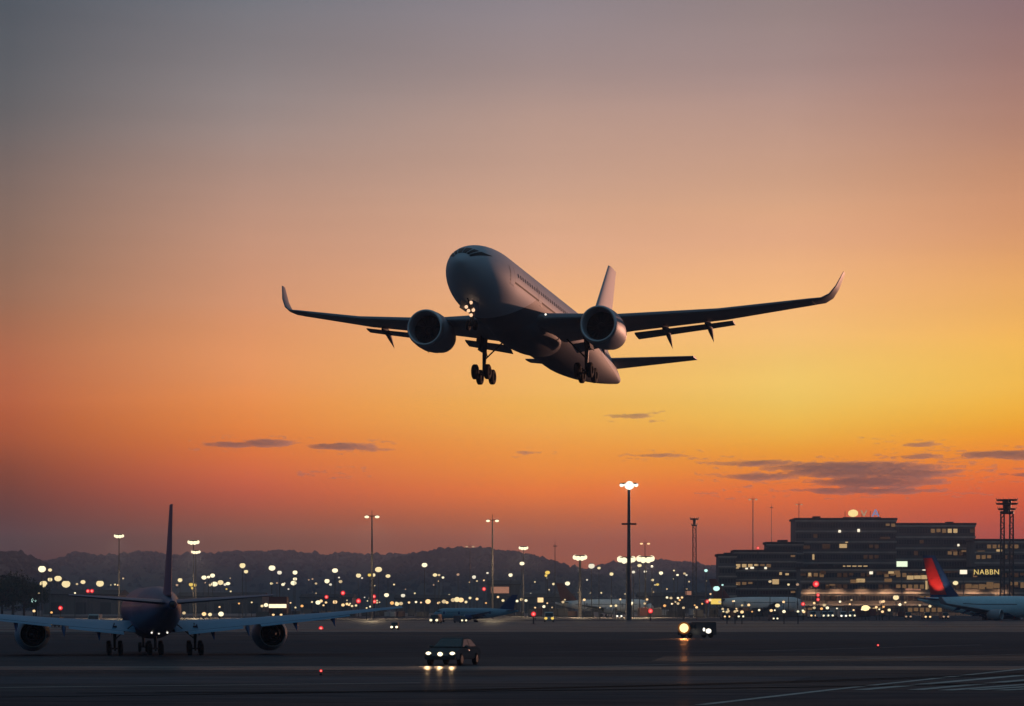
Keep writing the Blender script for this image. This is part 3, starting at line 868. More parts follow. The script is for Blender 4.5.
for k, px in enumerate((812, 836, 862, 886, 912, 948, 972, 1000)):  # lamps added along the concourse to warm and brighten its front
    wl_ = bpy.data.lights.new('facade_fill', 'SPOT'); wl_.energy = 2600; wl_.color = (1, .6, .32); wl_.spot_size = math.radians(140); wl_.spot_blend = .7; wl_.shadow_soft_size = .3
    lo_ = bpy.data.objects.new('facade_fill', wl_); COL.objects.link(lo_); lo_.parent = con
    lo_.location = (X_(px, 1200) - con.location.x, -4.0, 12.5)
    lo_.rotation_euler = Vector((0, .35, -1)).to_track_quat('-Z', 'Y').to_euler()
    bm = NB(); tube(bm, (lo_.location.x, -.5, 13.0), (lo_.location.x, -4.0, 12.9), .08); ball(bm, (lo_.location.x, -4.0, 12.75), (.35, .35, .12)); obj('facade_fill_arm', bm, M['dark'], con)


def sign(name, label, px, row, Y, w, h, m, legs=True):
    """glowing panel on its own posts"""
    t = thing(name, label, 'sign', (X_(px, Y), Y, 0))
    z = Z_(row, Y); bm = NB(); b2(bm, -w / 2, w / 2, -.15, .15, z - h / 2, z + h / 2); obj('panel', bm, m, t)
    bm = NB(); b2(bm, -w / 2 - .2, w / 2 + .2, .16, .4, z - h / 2 - .2, z + h / 2 + .2)
    tube(bm, (0, .3, 0), (0, .3, z - h / 2 - .2), .18, .14, 8); obj('post', bm, M['steel'], t)


sign('lit_sign', 'greenish white lit panel left of the red tail fin', 902, 564, 1150, 4.4, 2.2, E_['green'])
sign('lit_sign', 'small white lit panel right above the parked blue fuselage', 963.5, 572, 1150, 2.9, 1.7, E_['w4'])
sign('lit_sign', 'yellow lit sign between the orange work truck and cyan lamp', 716, 601.5, 1000, 3.6, 1.9, E_['yellow'])
sign('lit_sign', 'large orange-pink lit board beside the double-headed mast', 500, 590, 1400, 9, 3.2, E_['pink'])
sign('lit_sign', 'pinkish lit board above the far apron, between crossbar mast and cyan lamp', 688.5, 593, 1300, 2.6, 1.8, E_['pink'])
sign('lit_sign', 'pale square lit board low between jet tail and double-headed mast', 540.5, 600, 1100, 2.2, 1.8, E_['warm'])

# yellow neon lettering on the concourse wall
cu = bpy.data.curves.new('lettering', 'FONT'); cu.body = 'NABBN'; cu.size = 3.1; cu.extrude = .12; cu.align_x = 'CENTER'; cu.space_character = 1.12
tmp = bpy.data.objects.new('tmp', cu); COL.objects.link(tmp)
bpy.context.view_layer.update()
me = bpy.data.meshes.new_from_object(tmp.evaluated_get(bpy.context.evaluated_depsgraph_get()))
bpy.data.objects.remove(tmp)
ns = thing('neon_sign', 'yellow neon letters on the concourse wall near the twin legged tower', 'sign', (X_(986.5, 1199), 1199, Z_(574.4, 1199)))
bm = NB(); b2(bm, -5.4, 5.4, .2, .55, -.6, 3.2); obj('backing_board', bm, M['dark'], ns)
lt = bpy.data.objects.new('lettering', me); COL.objects.link(lt); lt.parent = ns
lt.rotation_euler = (math.radians(90), 0, 0); me.materials.clear(); me.materials.append(emi('neon_yellow', (1, .72, .22), .85))

# rooftop sign: a yellow disc, a pale V and a bluish A on a frame
Yr = 1325
rs = thing('rooftop_sign', 'glowing rooftop sign of a yellow disc and two letter shapes', 'sign', (X_(862, Yr), Yr, Z_(520, Yr) + 1.0))
bm = NB(); b2(bm, -9, 9, .2, .5, 0, .4)
for x in (-8, -4, 0, 4, 8): b2(bm, x - .1, x + .1, .2, .5, .4, 3.2)
obj('support_frame', bm, M['dark'], rs)
bm = NB(); ball(bm, (-4.2, 0, 2.2), (2.5, .3, 1.8)); obj('disc', bm, emi('sign_yellow', (1, .75, .3), 1.1), rs, True)
bm = NB()
for s in (-1, 1): tube(bm, (.9 + s * 1.3, 0, 3.6), (.9, 0, .9), .35)
obj('letter_v', bm, emi('sign_peach', (1, .6, .35), .42), rs)
bm = NB()
for s in (-1, 1): tube(bm, (6.4 + s * 1.5, 0, .7), (6.4, 0, 3.9), .38)
tube(bm, (5.6, 0, 1.7), (7.2, 0, 1.7), .3)
obj('letter_a', bm, E_['blue'], rs)

# hangars and low sheds along the far side of the field
for k, (px0, px1, row, Y, lab) in enumerate([(44, 118, 595, 1350, 'low dark shed with red roof beacons, behind the taxiing airliner'), (176, 262, 597, 1500, 'long low shed right of the taxiing airliner fin'), (300, 352, 598, 1700, 'short dark hangar behind the lit truck'),
                                             (395, 455, 599, 1600, 'dark hangar behind the strip of apron lights'), (488, 520, 585, 1450, 'squat tower block with orange lights near the double headed mast'), (525, 575, 598, 1550, 'low shed behind the white parked jet tail'), (640, 708, 597, 1500, 'long pale-edged shed left of the terminal')]):
    x0, x1, z = X_(px0, Y), X_(px1, Y), Z_(row, Y); w = x1 - x0
    h = thing('hangar', lab, 'building', ((x0 + x1) / 2, Y, 0), 0, 'hangars across the field')
    bm = NB(); b2(bm, -w / 2, w / 2, 0, 40, -.2, z); obj('wall', bm, M['hang'], h)
    bm = NB(); pts = [(-.8, 0), (-.8, .5), (20, 2.6), (40.8, .5), (40.8, 0)]
    loft(bm, [[Vector((sx_ * (w / 2 + .6), y, z + .003 + q)) for y, q in pts] for sx_ in (-1, 1)]); obj('roof', bm, M['roof'], h)
    n = max(2, int(w / 9))
    for i in range(n):
        bm = NB(); xc = -w / 2 + (i + .5) * w / n; b2(bm, xc - 2.6, xc + 2.6, -.15, -.003, 0, z * .62); obj('door', bm, M['dark'], h)


# ================================================================== masts and lamps
def head_cluster(bm, w, n, tilt=.5):
    for i in range(n):
        a = 2 * math.pi * i / n
        box(bm, (math.cos(a) * w / 2, math.sin(a) * w / 2 - .1, 0), (w * .36, .5, w * .26), Matrix.Rotation(-tilt, 3, 'X'))


def mast(label, px, row, Y, r, hw, key, kind='ring', bar=None):
    z = Z_(row, Y)
    t = thing('floodlight_mast', label, 'light mast', (X_(px, Y), Y, 0), 0, 'tall floodlight masts')
    bm = NB(); tube(bm, (0, 0, -.2), (0, 0, z), r, r * .55, 12); obj('pole', bm, M['steel'], t)
    bm = NB()
    if kind == 'twin':
        tube(bm, (-hw / 2, 0, z), (hw / 2, 0, z), r * .35, None, 6); tube(bm, (0, 0, z), (0, 0, z + 1.8), r * .2, None, 6)
    else:
        tube(bm, (0, 0, z - .25), (0, 0, z), hw * .3, hw * .5, 14); tube(bm, (0, 0, z), (0, 0, z + .25), hw * .52, hw * .52, 14)
    if bar:
        zb = Z_(bar, Y); b2(bm, -2.1, 2.1, -.5, .5, zb - .25, zb + .25)
    obj('headframe', bm, M['dark'], t)
    offs = [(-hw * .36, 0), (hw * .36, 0)] if kind == 'twin' else [(hw * .42 * math.sin(a), -hw * .42 * math.cos(a)) for a in (-1.9, -1.15, -.4, .4, 1.15, 1.9)]
    for ox, oy in offs:
        bm = NB(); ball(bm, (ox, oy - .1, z - hw * (.10 + .16 * (1 - min(1, abs(ox) / (hw * .4)))) if kind == 'ring' else z - .3), ((hw * .2, .35, hw * .2) if kind == 'ring' else (hw * .12, .3, hw * .1) if kind == 'big' else (hw * .17, .4, hw * .09)))
        obj('floodlight', bm, E_[key], t, True)
    ml = bpy.data.lights.new('mast_light', 'SPOT'); ml.energy = {'dim': 3000, 'warm': 5000}.get(key, 65000); ml.color = (1, .74, .42); ml.spot_size = math.radians(112); ml.spot_blend = .5; ml.shadow_soft_size = .6
    mo = bpy.data.objects.new('mast_light', ml); COL.objects.link(mo); mo.parent = t; mo.location = (0, -max(4, hw), z - 1.0); mo.rotation_euler = Vector((0, -.6, -1)).to_track_quat('-Z', 'Y').to_euler()
    if kind == 'big':
        ml.energy = 220000; ml.spot_size = math.radians(54); mo.location = (0, hw, z - 1.0); mo.rotation_euler = Vector((0, 1, -.14)).to_track_quat('-Z', 'Y').to_euler()
        bm = NB(); ball(bm, (0, -hw * .42, z - .5), (hw * .27, .6, hw * .24)); obj('floodlight', bm, E_['white'], t, True)
    return t


mast('slim mast with one cream floodlight cluster, left of the tail fin', 119, 535, 900, .25, 2.7, 'cream')
mast('taller of the two paired cream masts right of the tail fin', 193.5, 541, 950, .25, 3.4, 'cream')
mast('shorter of the two paired cream masts right of the tail fin', 195.8, 551, 930, .25, 2.6, 'cream')
mast('tall dark mast with twin small lamps and a tip spike', 372, 516, 900, .42, 4.6, 'cream', 'twin')
mast('thin mast with faint twin lamps on the hill crest', 470, 546, 1250, .25, 4.0, 'dim', 'twin')
mast('tall dark mast with twin white lamps beside the orange-pink board', 492.5, 520, 900, .4, 4.0, 'cream', 'twin')
mast('short mast with white cluster above the hill, right of the twin lamps', 523.5, 547, 1100, .25, 3.2, 'cream')
mast('stout mast with wide cream cluster over the white parked jet tail', 580, 556, 1000, .7, 4.4, 'cream')
mast('tallest thick mast with a crossbar and a big bright floodlight crown', 629, 484, 800, .72, 5.2, 'white', 'big', 524)
mast('mast with wide cream cluster just behind the crossbar mast', 626.5, 557.5, 980, .3, 5.6, 'cream')
mast('mast with wide cream cluster just right of the crossbar mast', 645.5, 557, 1000, .3, 5.6, 'cream')
mast('faint mast with small twin lamps above the wide cream cluster', 645, 543, 1150, .22, 4.0, 'warm', 'twin')
mast('slender mast with a pale lamp rising behind the mid-height terminal block', 753, 499, 1400, .4, 4.4, 'dim', 'twin')
mast('slender mast with a pale lamp rising beside the tallest terminal building', 799, 504, 1420, .3, 3.4, 'dim', 'twin')


def antenna(label, px, row, Y):
    t = thing('antenna_pole', label, 'antenna', (X_(px, Y), Y, 0), 0, 'thin antenna poles')
    z = Z_(row, Y); bm = NB(); tube(bm, (0, 0, 0), (0, 0, z), .3, .12, 8); obj('pole', bm, M['steel'], t)
    bm = NB(); b2(bm, -.9, .9, -.1, .1, z - 1.0, z - .7); tube(bm, (0, 0, z), (0, 0, z + 1.5), .06, None, 6); obj('aerial', bm, M['dark'], t)


antenna('thin antenna pole between the two slender roof masts', 771.5, 506, 1410)
antenna('thin reddish antenna pole rising over the hill near the white jet', 555, 544, 1150)


def lattice(label, px, row, Y, w, twin, tops):
    t = thing('lattice_tower', label, 'tower', (X_(px, Y), Y, 0), 0, 'lattice towers')
    z = Z_(row, Y); bm = NB()
    cols = [(-w * .44, w * .2), (w * .44, w * .2)] if twin else [(0, w * .5)]
    for cx, hw in cols:
        for sx_ in (-1, 1):
            for sy_ in (-1, 1): tube(bm, (cx + sx_ * hw, sy_ * hw, 0), (cx + sx_ * hw * .8, sy_ * hw * .8, z), .2, .16, 6)
        n = int(z / 1.8)
        for i in range(n):
            za, zb = i * z / n, (i + 1) * z / n
            s = 1 if i % 2 else -1
            for sy_ in (-1, 1):
                tube(bm, (cx - s * hw, sy_ * hw, za), (cx + s * hw, sy_ * hw, zb), .09, None, 5)
                tube(bm, (cx + sy_ * hw, -s * hw, za), (cx + sy_ * hw, s * hw, zb), .09, None, 5)
                tube(bm, (cx - hw, sy_ * hw, zb), (cx + hw, sy_ * hw, zb), .07, None, 5)
    obj('lattice_legs', bm, M['steel'], t)
    for dz_, ww, hh in tops:
        bm = NB(); tube(bm, (0, 0, z + dz_), (0, 0, z + dz_ + hh), ww * .46, ww * .5, 18)
        for i in range(12):
            a = 2 * math.pi * i / 12; tube(bm, (math.cos(a) * ww * .5, math.sin(a) * ww * .5, z + dz_ + hh), (math.cos(a) * ww * .5, math.sin(a) * ww * .5, z + dz_ + hh + .5), .06, None, 5)
        obj('platform', bm, M['dark'], t)
    bm = NB(); tube(bm, (0, 0, z), (0, 0, z + tops[-1][0]), w * .35, w * .45, 12); obj('cabin', bm, M['dark'], t)


lattice('dark twin legged lattice tower with stacked round platforms by the frame edge', 1007, 514, 900, 3.3, True, [(0, 4.6, .9), (1.3, 6.0, .5), (3.0, 7.2, .5), (4.2, 7.0, .5)])
lattice('slim dark lattice tower with an unlit crown, left of the terminal', 694.5, 526, 1100, 1.5, False, [(0, 2.4, .5), (2.4, 3.6, .6)])

# street lamps: one prototype, copied
bm = NB(); tube(bm, (0, 0, 0), (0, 0, 1), 1, .6, 6); me_pole = obj('pole', bm, M['steel']); 
proto = thing('street_lamp', 'proto', 'street lamp'); me_pole.parent = proto
bm = NB(); ball(bm, (0, 0, 0), (1, 1, 1)); me_head = obj('lamp_head', bm, E_['cream'], proto, True)
bm = NB(); tube(bm, (0, 0, 0), (0, 0, .25), .9, .35, 10); me_cap = obj('lamp_cap', bm, M['dark'], proto)
for q in (me_head, me_cap): q.data.materials[0]; 
for o_ in (me_head,): o_.material_slots[0].link = 'OBJECT'; o_.material_slots[0].material = E_['cream']
LAMPS = [(42, 569, 8, 'c'), (50, 570, 4, 'c'), (43.5, 584, 8, 'c'), (50, 579.5, 4.5, 'c'), (58, 578.5, 7, 'c'), (66, 584, 8, 'c'), (77, 584, 2.5, 'c'), (83, 582, 5, 'c'), (100, 583.5, 7, 'c'), (115, 584.5, 2, 'c'),
         (180, 580, 4.5, 'c'), (177, 585, 2.5, 'o'), (191, 584.5, 4, 'y'), (195, 585, 3.5, 'y'), (192.5, 588, 3, 'y'), (204, 577.5, 5, 'c'), (208.5, 577, 3, 'c'), (212.5, 575.5, 5, 'c'), (210, 585, 3, 'c'), (214.5, 584, 6, 'c'), (220.5, 582.5, 6, 'c'), (225, 584.5, 3, 'c'), (228, 583.5, 4, 'c'), (226.5, 589, 2, 'y'),
         (242.5, 565.5, 6, 'c'), (246, 571.5, 4, 'c'), (272, 568, 6.5, 'c'), (279.5, 572.5, 4.5, 'c'), (295, 572.5, 5, 'c'), (295, 579, 4, 'c'), (293.5, 583, 6, 'c'), (271.5, 583.5, 3, 'c'), (283, 584.5, 3.5, 'c'), (277, 583, 2, 'o'), (288.5, 589, 1.8, 'c'),
         (335, 570.5, 5.5, 'c'), (327, 581, 5, 'c'), (330.5, 584.5, 3, 'c'), (316, 583.5, 2.5, 'c'), (312.5, 579, 2, 'o'), (340.5, 581.5, 3.5, 'c'), (339, 577.5, 2, 'c'), (358.5, 575.5, 5, 'c'), (362, 578, 2, 'c'), (369.5, 575, 3.5, 'y'), (373.5, 575, 4, 'c'), (378.5, 569.5, 7, 'c'), (388, 576, 4.5, 'c'), (386.5, 595, 4.5, 'c'), (403, 595.5, 4, 'c'), (394, 584.5, 2, 'c'),
         (424.5, 565, 5.5, 'c'), (435, 575, 4.5, 'c'), (439, 575, 2.5, 'c'), (443, 577.5, 2.5, 'c'), (458, 574.5, 3, 'o'), (474, 577, 4, 'c'), (477, 581, 2, 'c'), (487.5, 573, 2.5, 'c'), (510.5, 575, 4, 'c'),
         (522, 563.5, 4.5, 'c'), (547.5, 572.5, 4.5, 'y'), (546, 575.5, 3, 'y'), (553.5, 584, 3, 'c'), (560.5, 585, 3, 'c'), (567.5, 583.5, 5, 'c'), (591.5, 566, 6, 'c'), (599, 568, 3, 'c'), (611.5, 574, 4, 'c'),
         (633.5, 572, 3.5, 'c'), (645.2, 571.5, 3, 'c'), (639.5, 565.5, 4, 'c'), (661, 573, 4, 'c'), (652, 566.5, 2.5, 'c'), (652.5, 580, 3, 'c'), (657.5, 584.5, 3, 'y'), (677.5, 575, 2.5, 'c'), (684.5, 573.5, 2.5, 'c'), (686.5, 575, 2, 'c'), (674, 570.5, 1.8, 'c'), (706, 570.5, 3.5, 'k'), (716.5, 588.5, 6, 'k'), (722.5, 585, 2, 'k'), (33.5, 600.5, 5.5, 'k'), (39, 593.5, 2, 'c'),
         (777.5, 605.5, 5, 'c'), (896, 597.5, 5.5, 'c'), (955.5, 583, 5.5, 'c'), (770, 581.5, 3, 'c'), (797.5, 584.5, 3, 'o'), (788.5, 584.5, 2.5, 'c'), (851.5, 600, 2, 'c'), (881, 602, 4.5, 'o'), (865.5, 608, 7.5, 'O')]
ZONES = [(0, 160, 'left of the blue airliner tail'), (160, 236, 'just right of the blue airliner tail'), (236, 310, 'above the lit truck'), (310, 372, 'between lit truck and spiked twin-lamp mast'), (372, 430, 'right of the spiked twin-lamp mast'), (430, 515, 'around the orange-pink board'), (515, 605, 'around the white jet tail'), (605, 710, 'around the crossbar mast'), (710, 800, 'before the mid-height terminal block'), (800, 1024, 'before the long concourse')]
ORD = ['first', 'second', 'third', 'fourth', 'fifth', 'sixth', 'seventh', 'eighth', 'ninth', 'tenth', 'eleventh', 'twelfth', 'thirteenth', 'fourteenth', 'fifteenth', 'sixteenth', 'seventeenth', 'eighteenth', 'nineteenth', 'twentieth']
KEY = dict(c='cream', y='yellow', o='warm', k='cyan', O='orange')
KN = dict(c='cream', y='yellow', o='dim orange', k='cyan-white', O='glowing deep orange')
KEYL = dict(c='cream', y='yellow', o='dim', k='cyan', O='orange')
byzone = {}
for l in LAMPS:
    zi = [z for z in ZONES if z[0] <= l[0] < z[1]][0]
    size = 'large' if l[2] >= 5.5 else ('small' if l[2] >= 3 else 'tiny')
    byzone.setdefault((zi[2], size, l[3]), []).append(l)
rl = random.Random(4)
first = True
for (zone, size, kk), ls in byzone.items():
    ls.sort()
    for i, (px, py, d, _) in enumerate(ls):
        h_px = HY - py
        Y = min(1850, max(950, F * rl.uniform(10, 15) / max(4, h_px)))
        if py > 592: Y = 1050
        if px > 705: Y = min(Y, 1110)
        if kk == 'O': Y = 800
        r = d / 2 * Y / F
        z = Z_(py, Y)
        t = proto if first else copy_tree(proto)
        first = False
        t.location = (X_(px, Y), Y, 0)
        which = '' if len(ls) == 1 else f', {ORD[i]} from left'
        t['label'] = f'{size} {KN[kk]} street lamp {zone}{which}'
        t['category'] = 'street lamp'; t['group'] = 'street lamps across the airfield'
        for c in t.children:
            if c.name.startswith('pole'): c.scale = (.2, .2, z)
            elif c.name.startswith('lamp_head'):
                c.location = (0, 0, z); c.scale = (r * rl.uniform(.95, 1.12), r * .8, r * rl.uniform(.75, .95))
                c.material_slots[0].link = 'OBJECT'; c.material_slots[0].material = E_[KEYL[kk] if kk != 'c' else rl.choice(['cream', 'cream', 'cream2', 'cream3', 'cream2'] if d >= 4 else ['cream2', 'cream3', 'cream4', 'cream'])]
            else: c.location = (0, 0, z + r * .72); c.scale = (r, r, r)

# faint specks of far lamps along the foot of the hills
for i in range(60):
    px = rl.uniform(300, 712) if i < 48 else rl.uniform(60, 300)
    py = rl.uniform(577, 601); Y = rl.uniform(1500, 1900); r = rl.uniform(.7, 1.3) / 2 * 1.5 * Y / F; z = Z_(py, Y)
    t = copy_tree(proto); t.location = (X_(px, Y), Y, 0)
    t['label'] = 'one of the faint specks of far lamps along the hill foot'; t['category'] = 'street lamp'; t['group'] = 'faint far lamps along the hill foot'
    for c in t.children:
        if c.name.startswith('pole'): c.scale = (.1, .1, z)
        elif c.name.startswith('lamp_head'):
            c.location = (0, 0, z); c.scale = (r, r, r); c.material_slots[0].material = E_[rl.choice(['cream2', 'cream4', 'dim', 'warm', 'cream3'])]
        else: c.location = (0, 0, z + r * .72); c.scale = (r, r, r)

# low apron lights: a strip of short posts along the far apron
aproto = thing('apron_light', 'x', 'apron light')
bm = NB(); tube(bm, (0, 0, 0), (0, 0, 1), 1, .8, 6); obj('post', bm, M['dark'], aproto)
bm = NB(); ball(bm, (0, 0, 0), (1, .8, .85)); ah = obj('lamp_head', bm, E_['cream'], aproto, True)
APR = [(266, 605, 4.5), (262, 606, 3), (270, 605.5, 3.5), (302, 606, 3), (312, 602, 2), (318, 602.5, 5), (321, 601, 3.5), (335, 602, 4.5), (326, 602.5, 2.5), (343, 605, 3.5), (347, 604, 3), (352, 606, 2.5), (356, 605.5, 2.5), (392, 603, 4), (397, 604, 4.5), (401, 603.5, 4), (409, 602.5, 2.5), (416, 602, 2.5), (421, 602.5, 2),
       (428, 601.5, 5.5), (439, 602.5, 2.5), (444, 601.5, 4.5), (447, 602.5, 3), (453, 600, 4.5), (457, 599.5, 6), (461, 600, 5.5), (466, 602, 3), (470, 598, 3), (477, 599, 3), (486, 603, 2), (498, 597, 2.5), (503, 600.5, 3), (514, 600, 3.5), (517, 601, 3), (521.5, 599.5, 3.5), (526, 600.5, 3),
       (667, 597.5, 2.5), (671, 598, 3), (678, 598, 2.5), (682, 597.5, 2.5), (647, 599.5, 2.5), (563, 602, 3), (204, 614, 4.5), (210, 614.5, 4), (221, 614, 5.5), (184, 613, 3.5), (219.5, 607, 2), (239, 603.5, 2), (34, 611, 3), (51.5, 612.5, 2.5), (75, 593, 2), (727, 612, 3), (735, 611.5, 3), (742, 612, 3.5), (784, 611.5, 3.5), (798, 611.5, 2.5)]
ra_ = random.Random(77)
for _ in range(26): APR.append((ra_.uniform(530, 712), ra_.uniform(599, 608), ra_.uniform(1.6, 3.2)))
for _ in range(40): APR.append((ra_.uniform(718, 930), ra_.uniform(601, 612), ra_.uniform(1.6, 3.4)))
for _ in range(18): APR.append((ra_.uniform(250, 440), ra_.uniform(600, 608), ra_.uniform(1.4, 2.6)))
for i, (px, py, d) in enumerate(sorted(APR)):
    Y = 1000 if py < 607 else (620 if px < 230 or px in (727, 735, 742, 784, 798) else 800)
    t = aproto if i == 0 else copy_tree(aproto)
    t.location = (X_(px, Y), Y, 0); z = max(.4, Z_(py, Y)); r = d / 2 * Y / F
    lab = 'one of the warm low apron lights in the strip below the hills' if 380 < px < 530 else ('one of the warm low apron lights around the lit truck' if 230 < px < 380 else ('one of the warm low apron lights beside the taxiing airliner' if px < 230 else 'one of the warm low apron lights between the crossbar mast and concourse'))
    t['label'] = lab; t['category'] = 'apron light'; t['group'] = {'s': 'apron lights in the strip', 'a': 'apron lights by the truck', 'b': 'apron lights by the airliner', 'c': 'apron lights by the crossbar mast'}['s' if 380 < px < 530 else 'a' if 230 < px < 380 else 'b' if px < 230 else 'c']
    for c in t.children:
        if c.name.startswith('post'): c.scale = (.12, .12, z)
        else:
            c.location = (0, 0, z); c.scale = (r, r, r)
            c.material_slots[0].link = 'OBJECT'; c.material_slots[0].material = E_[rl.choice(['cream2', 'warm', 'cream', 'amberlamp', 'cream4', 'warm'])]

# red obstruction and taxiway beacons
REDS = [(60.5, 608, 4.5, 900, 'single red beacon on a post before the low shed'), (88, 591, 4, 1340, 'left one of the red beacon pair on the shed roof'), (92, 591, 4, 1340, 'right one of the red beacon pair on the shed roof'), (321, 628.5, 4.5, 470, 'bright red taxi light on the tarmac by the right wing'), (321, 676, 3, 162, 'red taxi light on the dark tarmac nearest the camera'),
        (650.5, 611, 5, 760, 'red beacon below the crossbar mast'), (533.5, 614, 5, 620, 'red beacon beside the yellow lit vehicle'), (816, 584, 6.5, 1150, 'large crimson beacon before the concourse'), (818, 595, 3.5, 1140, 'upper small red light under the crimson beacon'), (818, 599.5, 3.5, 1130, 'lower small red light under the crimson beacon'), (803, 604, 4, 1100, 'dim red light between two warm lamps before the concourse'),
        (878, 647, 2.2, 268, 'small red taxi light alone on the tarmac, below the orange lamp'), (326.5, 597, 4, 1000, 'red beacon right of the lit truck'), (343, 593, 4.5, 1200, 'dim crimson beacon on a pole left of the spiked mast'), (358.5, 601, 5, 1000, 'orange-red beacon left of the spiked mast'), (374, 596.5, 4, 950, 'upper red light at the foot of the spiked mast'), (374.5, 601.5, 4, 945, 'lower red light at the foot of the spiked mast'), (707, 601.5, 4, 980, 'red light left of the yellow lit sign'), (758, 548, 3, 1250, 'red roof light at the foot of the slender mast'), (484, 589, 4, 1380, 'red light under the orange-pink board')]
for px, py, d, Y, lab in REDS:
    t = thing('red_beacon', lab, 'beacon', (X_(px, Y), Y, 0), 0, 'red beacons around the airfield')
    z = max(.25, Z_(py, Y)); r = d / 2 * Y / F
    bm = NB(); tube(bm, (0, 0, 0), (0, 0, z - r * .5), min(.16, r * .6), None, 8); tube(bm, (0, 0, 0), (0, 0, .1), r * 1.2, r, 10); obj('post', bm, M['dark'], t)
    bm = NB(); ball(bm, (0, 0, z), (r, r, r)); obj('lamp_glow_dome', bm, E_['red'], t, True)  # dome also stands in for the red glow about the core
    bm = NB(); ball(bm, (0, -r * .8, z), (r * .5, r * .3, r * .5)); obj('lamp_core', bm, E_['redcore'], t, True)


# ================================================================== vehicles
def prism(bm, side, hw, hw_top=None):
    """extrude a side outline of (x, z) across the width; upper points may lean in"""
    zs = [z for _, z in side]; z0, z1 = min(zs), max(zs)
    def y(z): return hw if hw_top is None else hw + (hw_top - hw) * (z - z0) / (z1 - z0)
    loft(bm, [[Vector((x, s * y(z), z)) for x, z in side] for s in (-1, 1)])


def sedan(label, loc, rz, k):
    t = thing('car', label, 'car', loc, rz)
    t.scale = (k, k, k)
    bm = NB()
    prof = [(2.2, .32), (2.3, .5), (2.26, .68), (2.1, .78), (1.0, .93), (-1.55, .96), (-2.2, .88), (-2.28, .55), (-2.2, .32)]
    prism(bm, prof, .9, .84); bmesh.ops.bevel(bm, geom=bm.edges[:], offset=.05, segments=2, affect='EDGES')
    obj('body', bm, M['carpaint'], t, True, 40)
    bm = NB(); prism(bm, [(1.05, .955), (.25, 1.40), (.05, 1.46), (-.95, 1.47), (-1.2, 1.40), (-1.85, .965)], .8, .6)
    bmesh.ops.bevel(bm, geom=bm.edges[:], offset=.03, segments=2, affect='EDGES')
    obj('roof', bm, M['carpaint'], t, True, 40)
    # glass set a little proud of the cabin
    bm = NB(); d = Vector((.045, 0, .075)) * .25
    bm.faces.new([bm.verts.new(Vector(p) + d) for p in ((.98, -.73, .99), (.98, .73, .99), (.3, .60, 1.375), (.3, -.60, 1.375))]); obj('windshield', bm, M['glass'], t)
    bm = NB(); bm.faces.new([bm.verts.new(p) for p in ((-1.83, -.7, 1.0), (-1.83, .7, 1.0), (-1.27, .58, 1.38), (-1.27, -.58, 1.38))]); obj('rear_window', bm, M['glass'], t)
    for s in (-1, 1):
        for a in (((.82, .99), (.2, 1.36), (-.35, 1.4), (-.35, .99)), ((-.43, .99), (-.43, 1.4), (-1.08, 1.36), (-1.6, .99))):
            bm = NB(); bm.faces.new([bm.verts.new((x, s * (.812 + (.6 - .8) * (z - .955) / .515), z)) for x, z in a]); obj('side_window', bm, M['glass'], t)
        bm = NB(); ball(bm, (.72, s * .98, 1.0), (.1, .12, .08)); tube(bm, (.72, s * .82, .96), (.72, s * .95, 1.0), .03); obj('mirror', bm, M['carpaint'], t, True)
        for x in (1.38, -1.38):
            w = obj('wheel', wheel_bm((x, s * .82, .33), .33, .22), M['rubber'], t, True, 40)
            bm = NB(); rr = [[Vector((x + q * math.cos(a), s * .935 if q > .03 else s * .95, .33 + q * math.sin(a))) for a in [2 * math.pi * j / 14 for j in range(14)]] for q in (.21, .01)]
            loft(bm, rr); obj('rim', bm, M['steel'], w)
        bm = NB(); ball(bm, (2.24, s * .66, .63), (.05, .16, .12)); obj('headlight', bm, E_['head'], t, True)
        bm = NB(); ball(bm, (-2.24, s * .66, .7), (.04, .16, .09)); obj('tail_light', bm, M['red'], t, True)
        bm = NB(); box(bm, (.0, s * .905, .78), (.2, .02, .03)); obj('handle', bm, M['metal'], t)
    bm = NB(); ball(bm, (2.29, 0, .62), (.05, .15, .11)); obj('centre_lamp', bm, E_['head'], t, True)
    bm = NB(); box(bm, (2.31, 0, .42), (.08, 1.7, .16)); bmesh.ops.bevel(bm, geom=bm.edges[:], offset=.03, segments=2, affect='EDGES'); obj('bumper', bm, M['dark'], t)
    bm = NB()
    for i in range(4): box(bm, (2.295, 0, .53 + .03 * i), (.02, .9, .012))
    obj('grille', bm, M['metal'], t)
    return t


Yc = yrow(666)
CAR = sedan('dark sedan with three bright front lights driving towards the camera', (X_(453, Yc + 3), Yc + 3, 0), math.radians(-90 - 16), 1.27)


for y in (-.66, 0, .66):
    hl = bpy.data.lights.new('headlight_beam', 'SPOT'); hl.energy = 300; hl.spot_size = math.radians(66); hl.spot_blend = .8; hl.color = (1, .6, .3); hl.shadow_soft_size = .14
    ho = bpy.data.objects.new('headlight_beam', hl); COL.objects.link(ho); ho.parent = CAR; ho.location = (2.42, y, .62)
    ho.rotation_euler = Vector((1, 0, -.13)).to_track_quat('-Z', 'Y').to_euler()


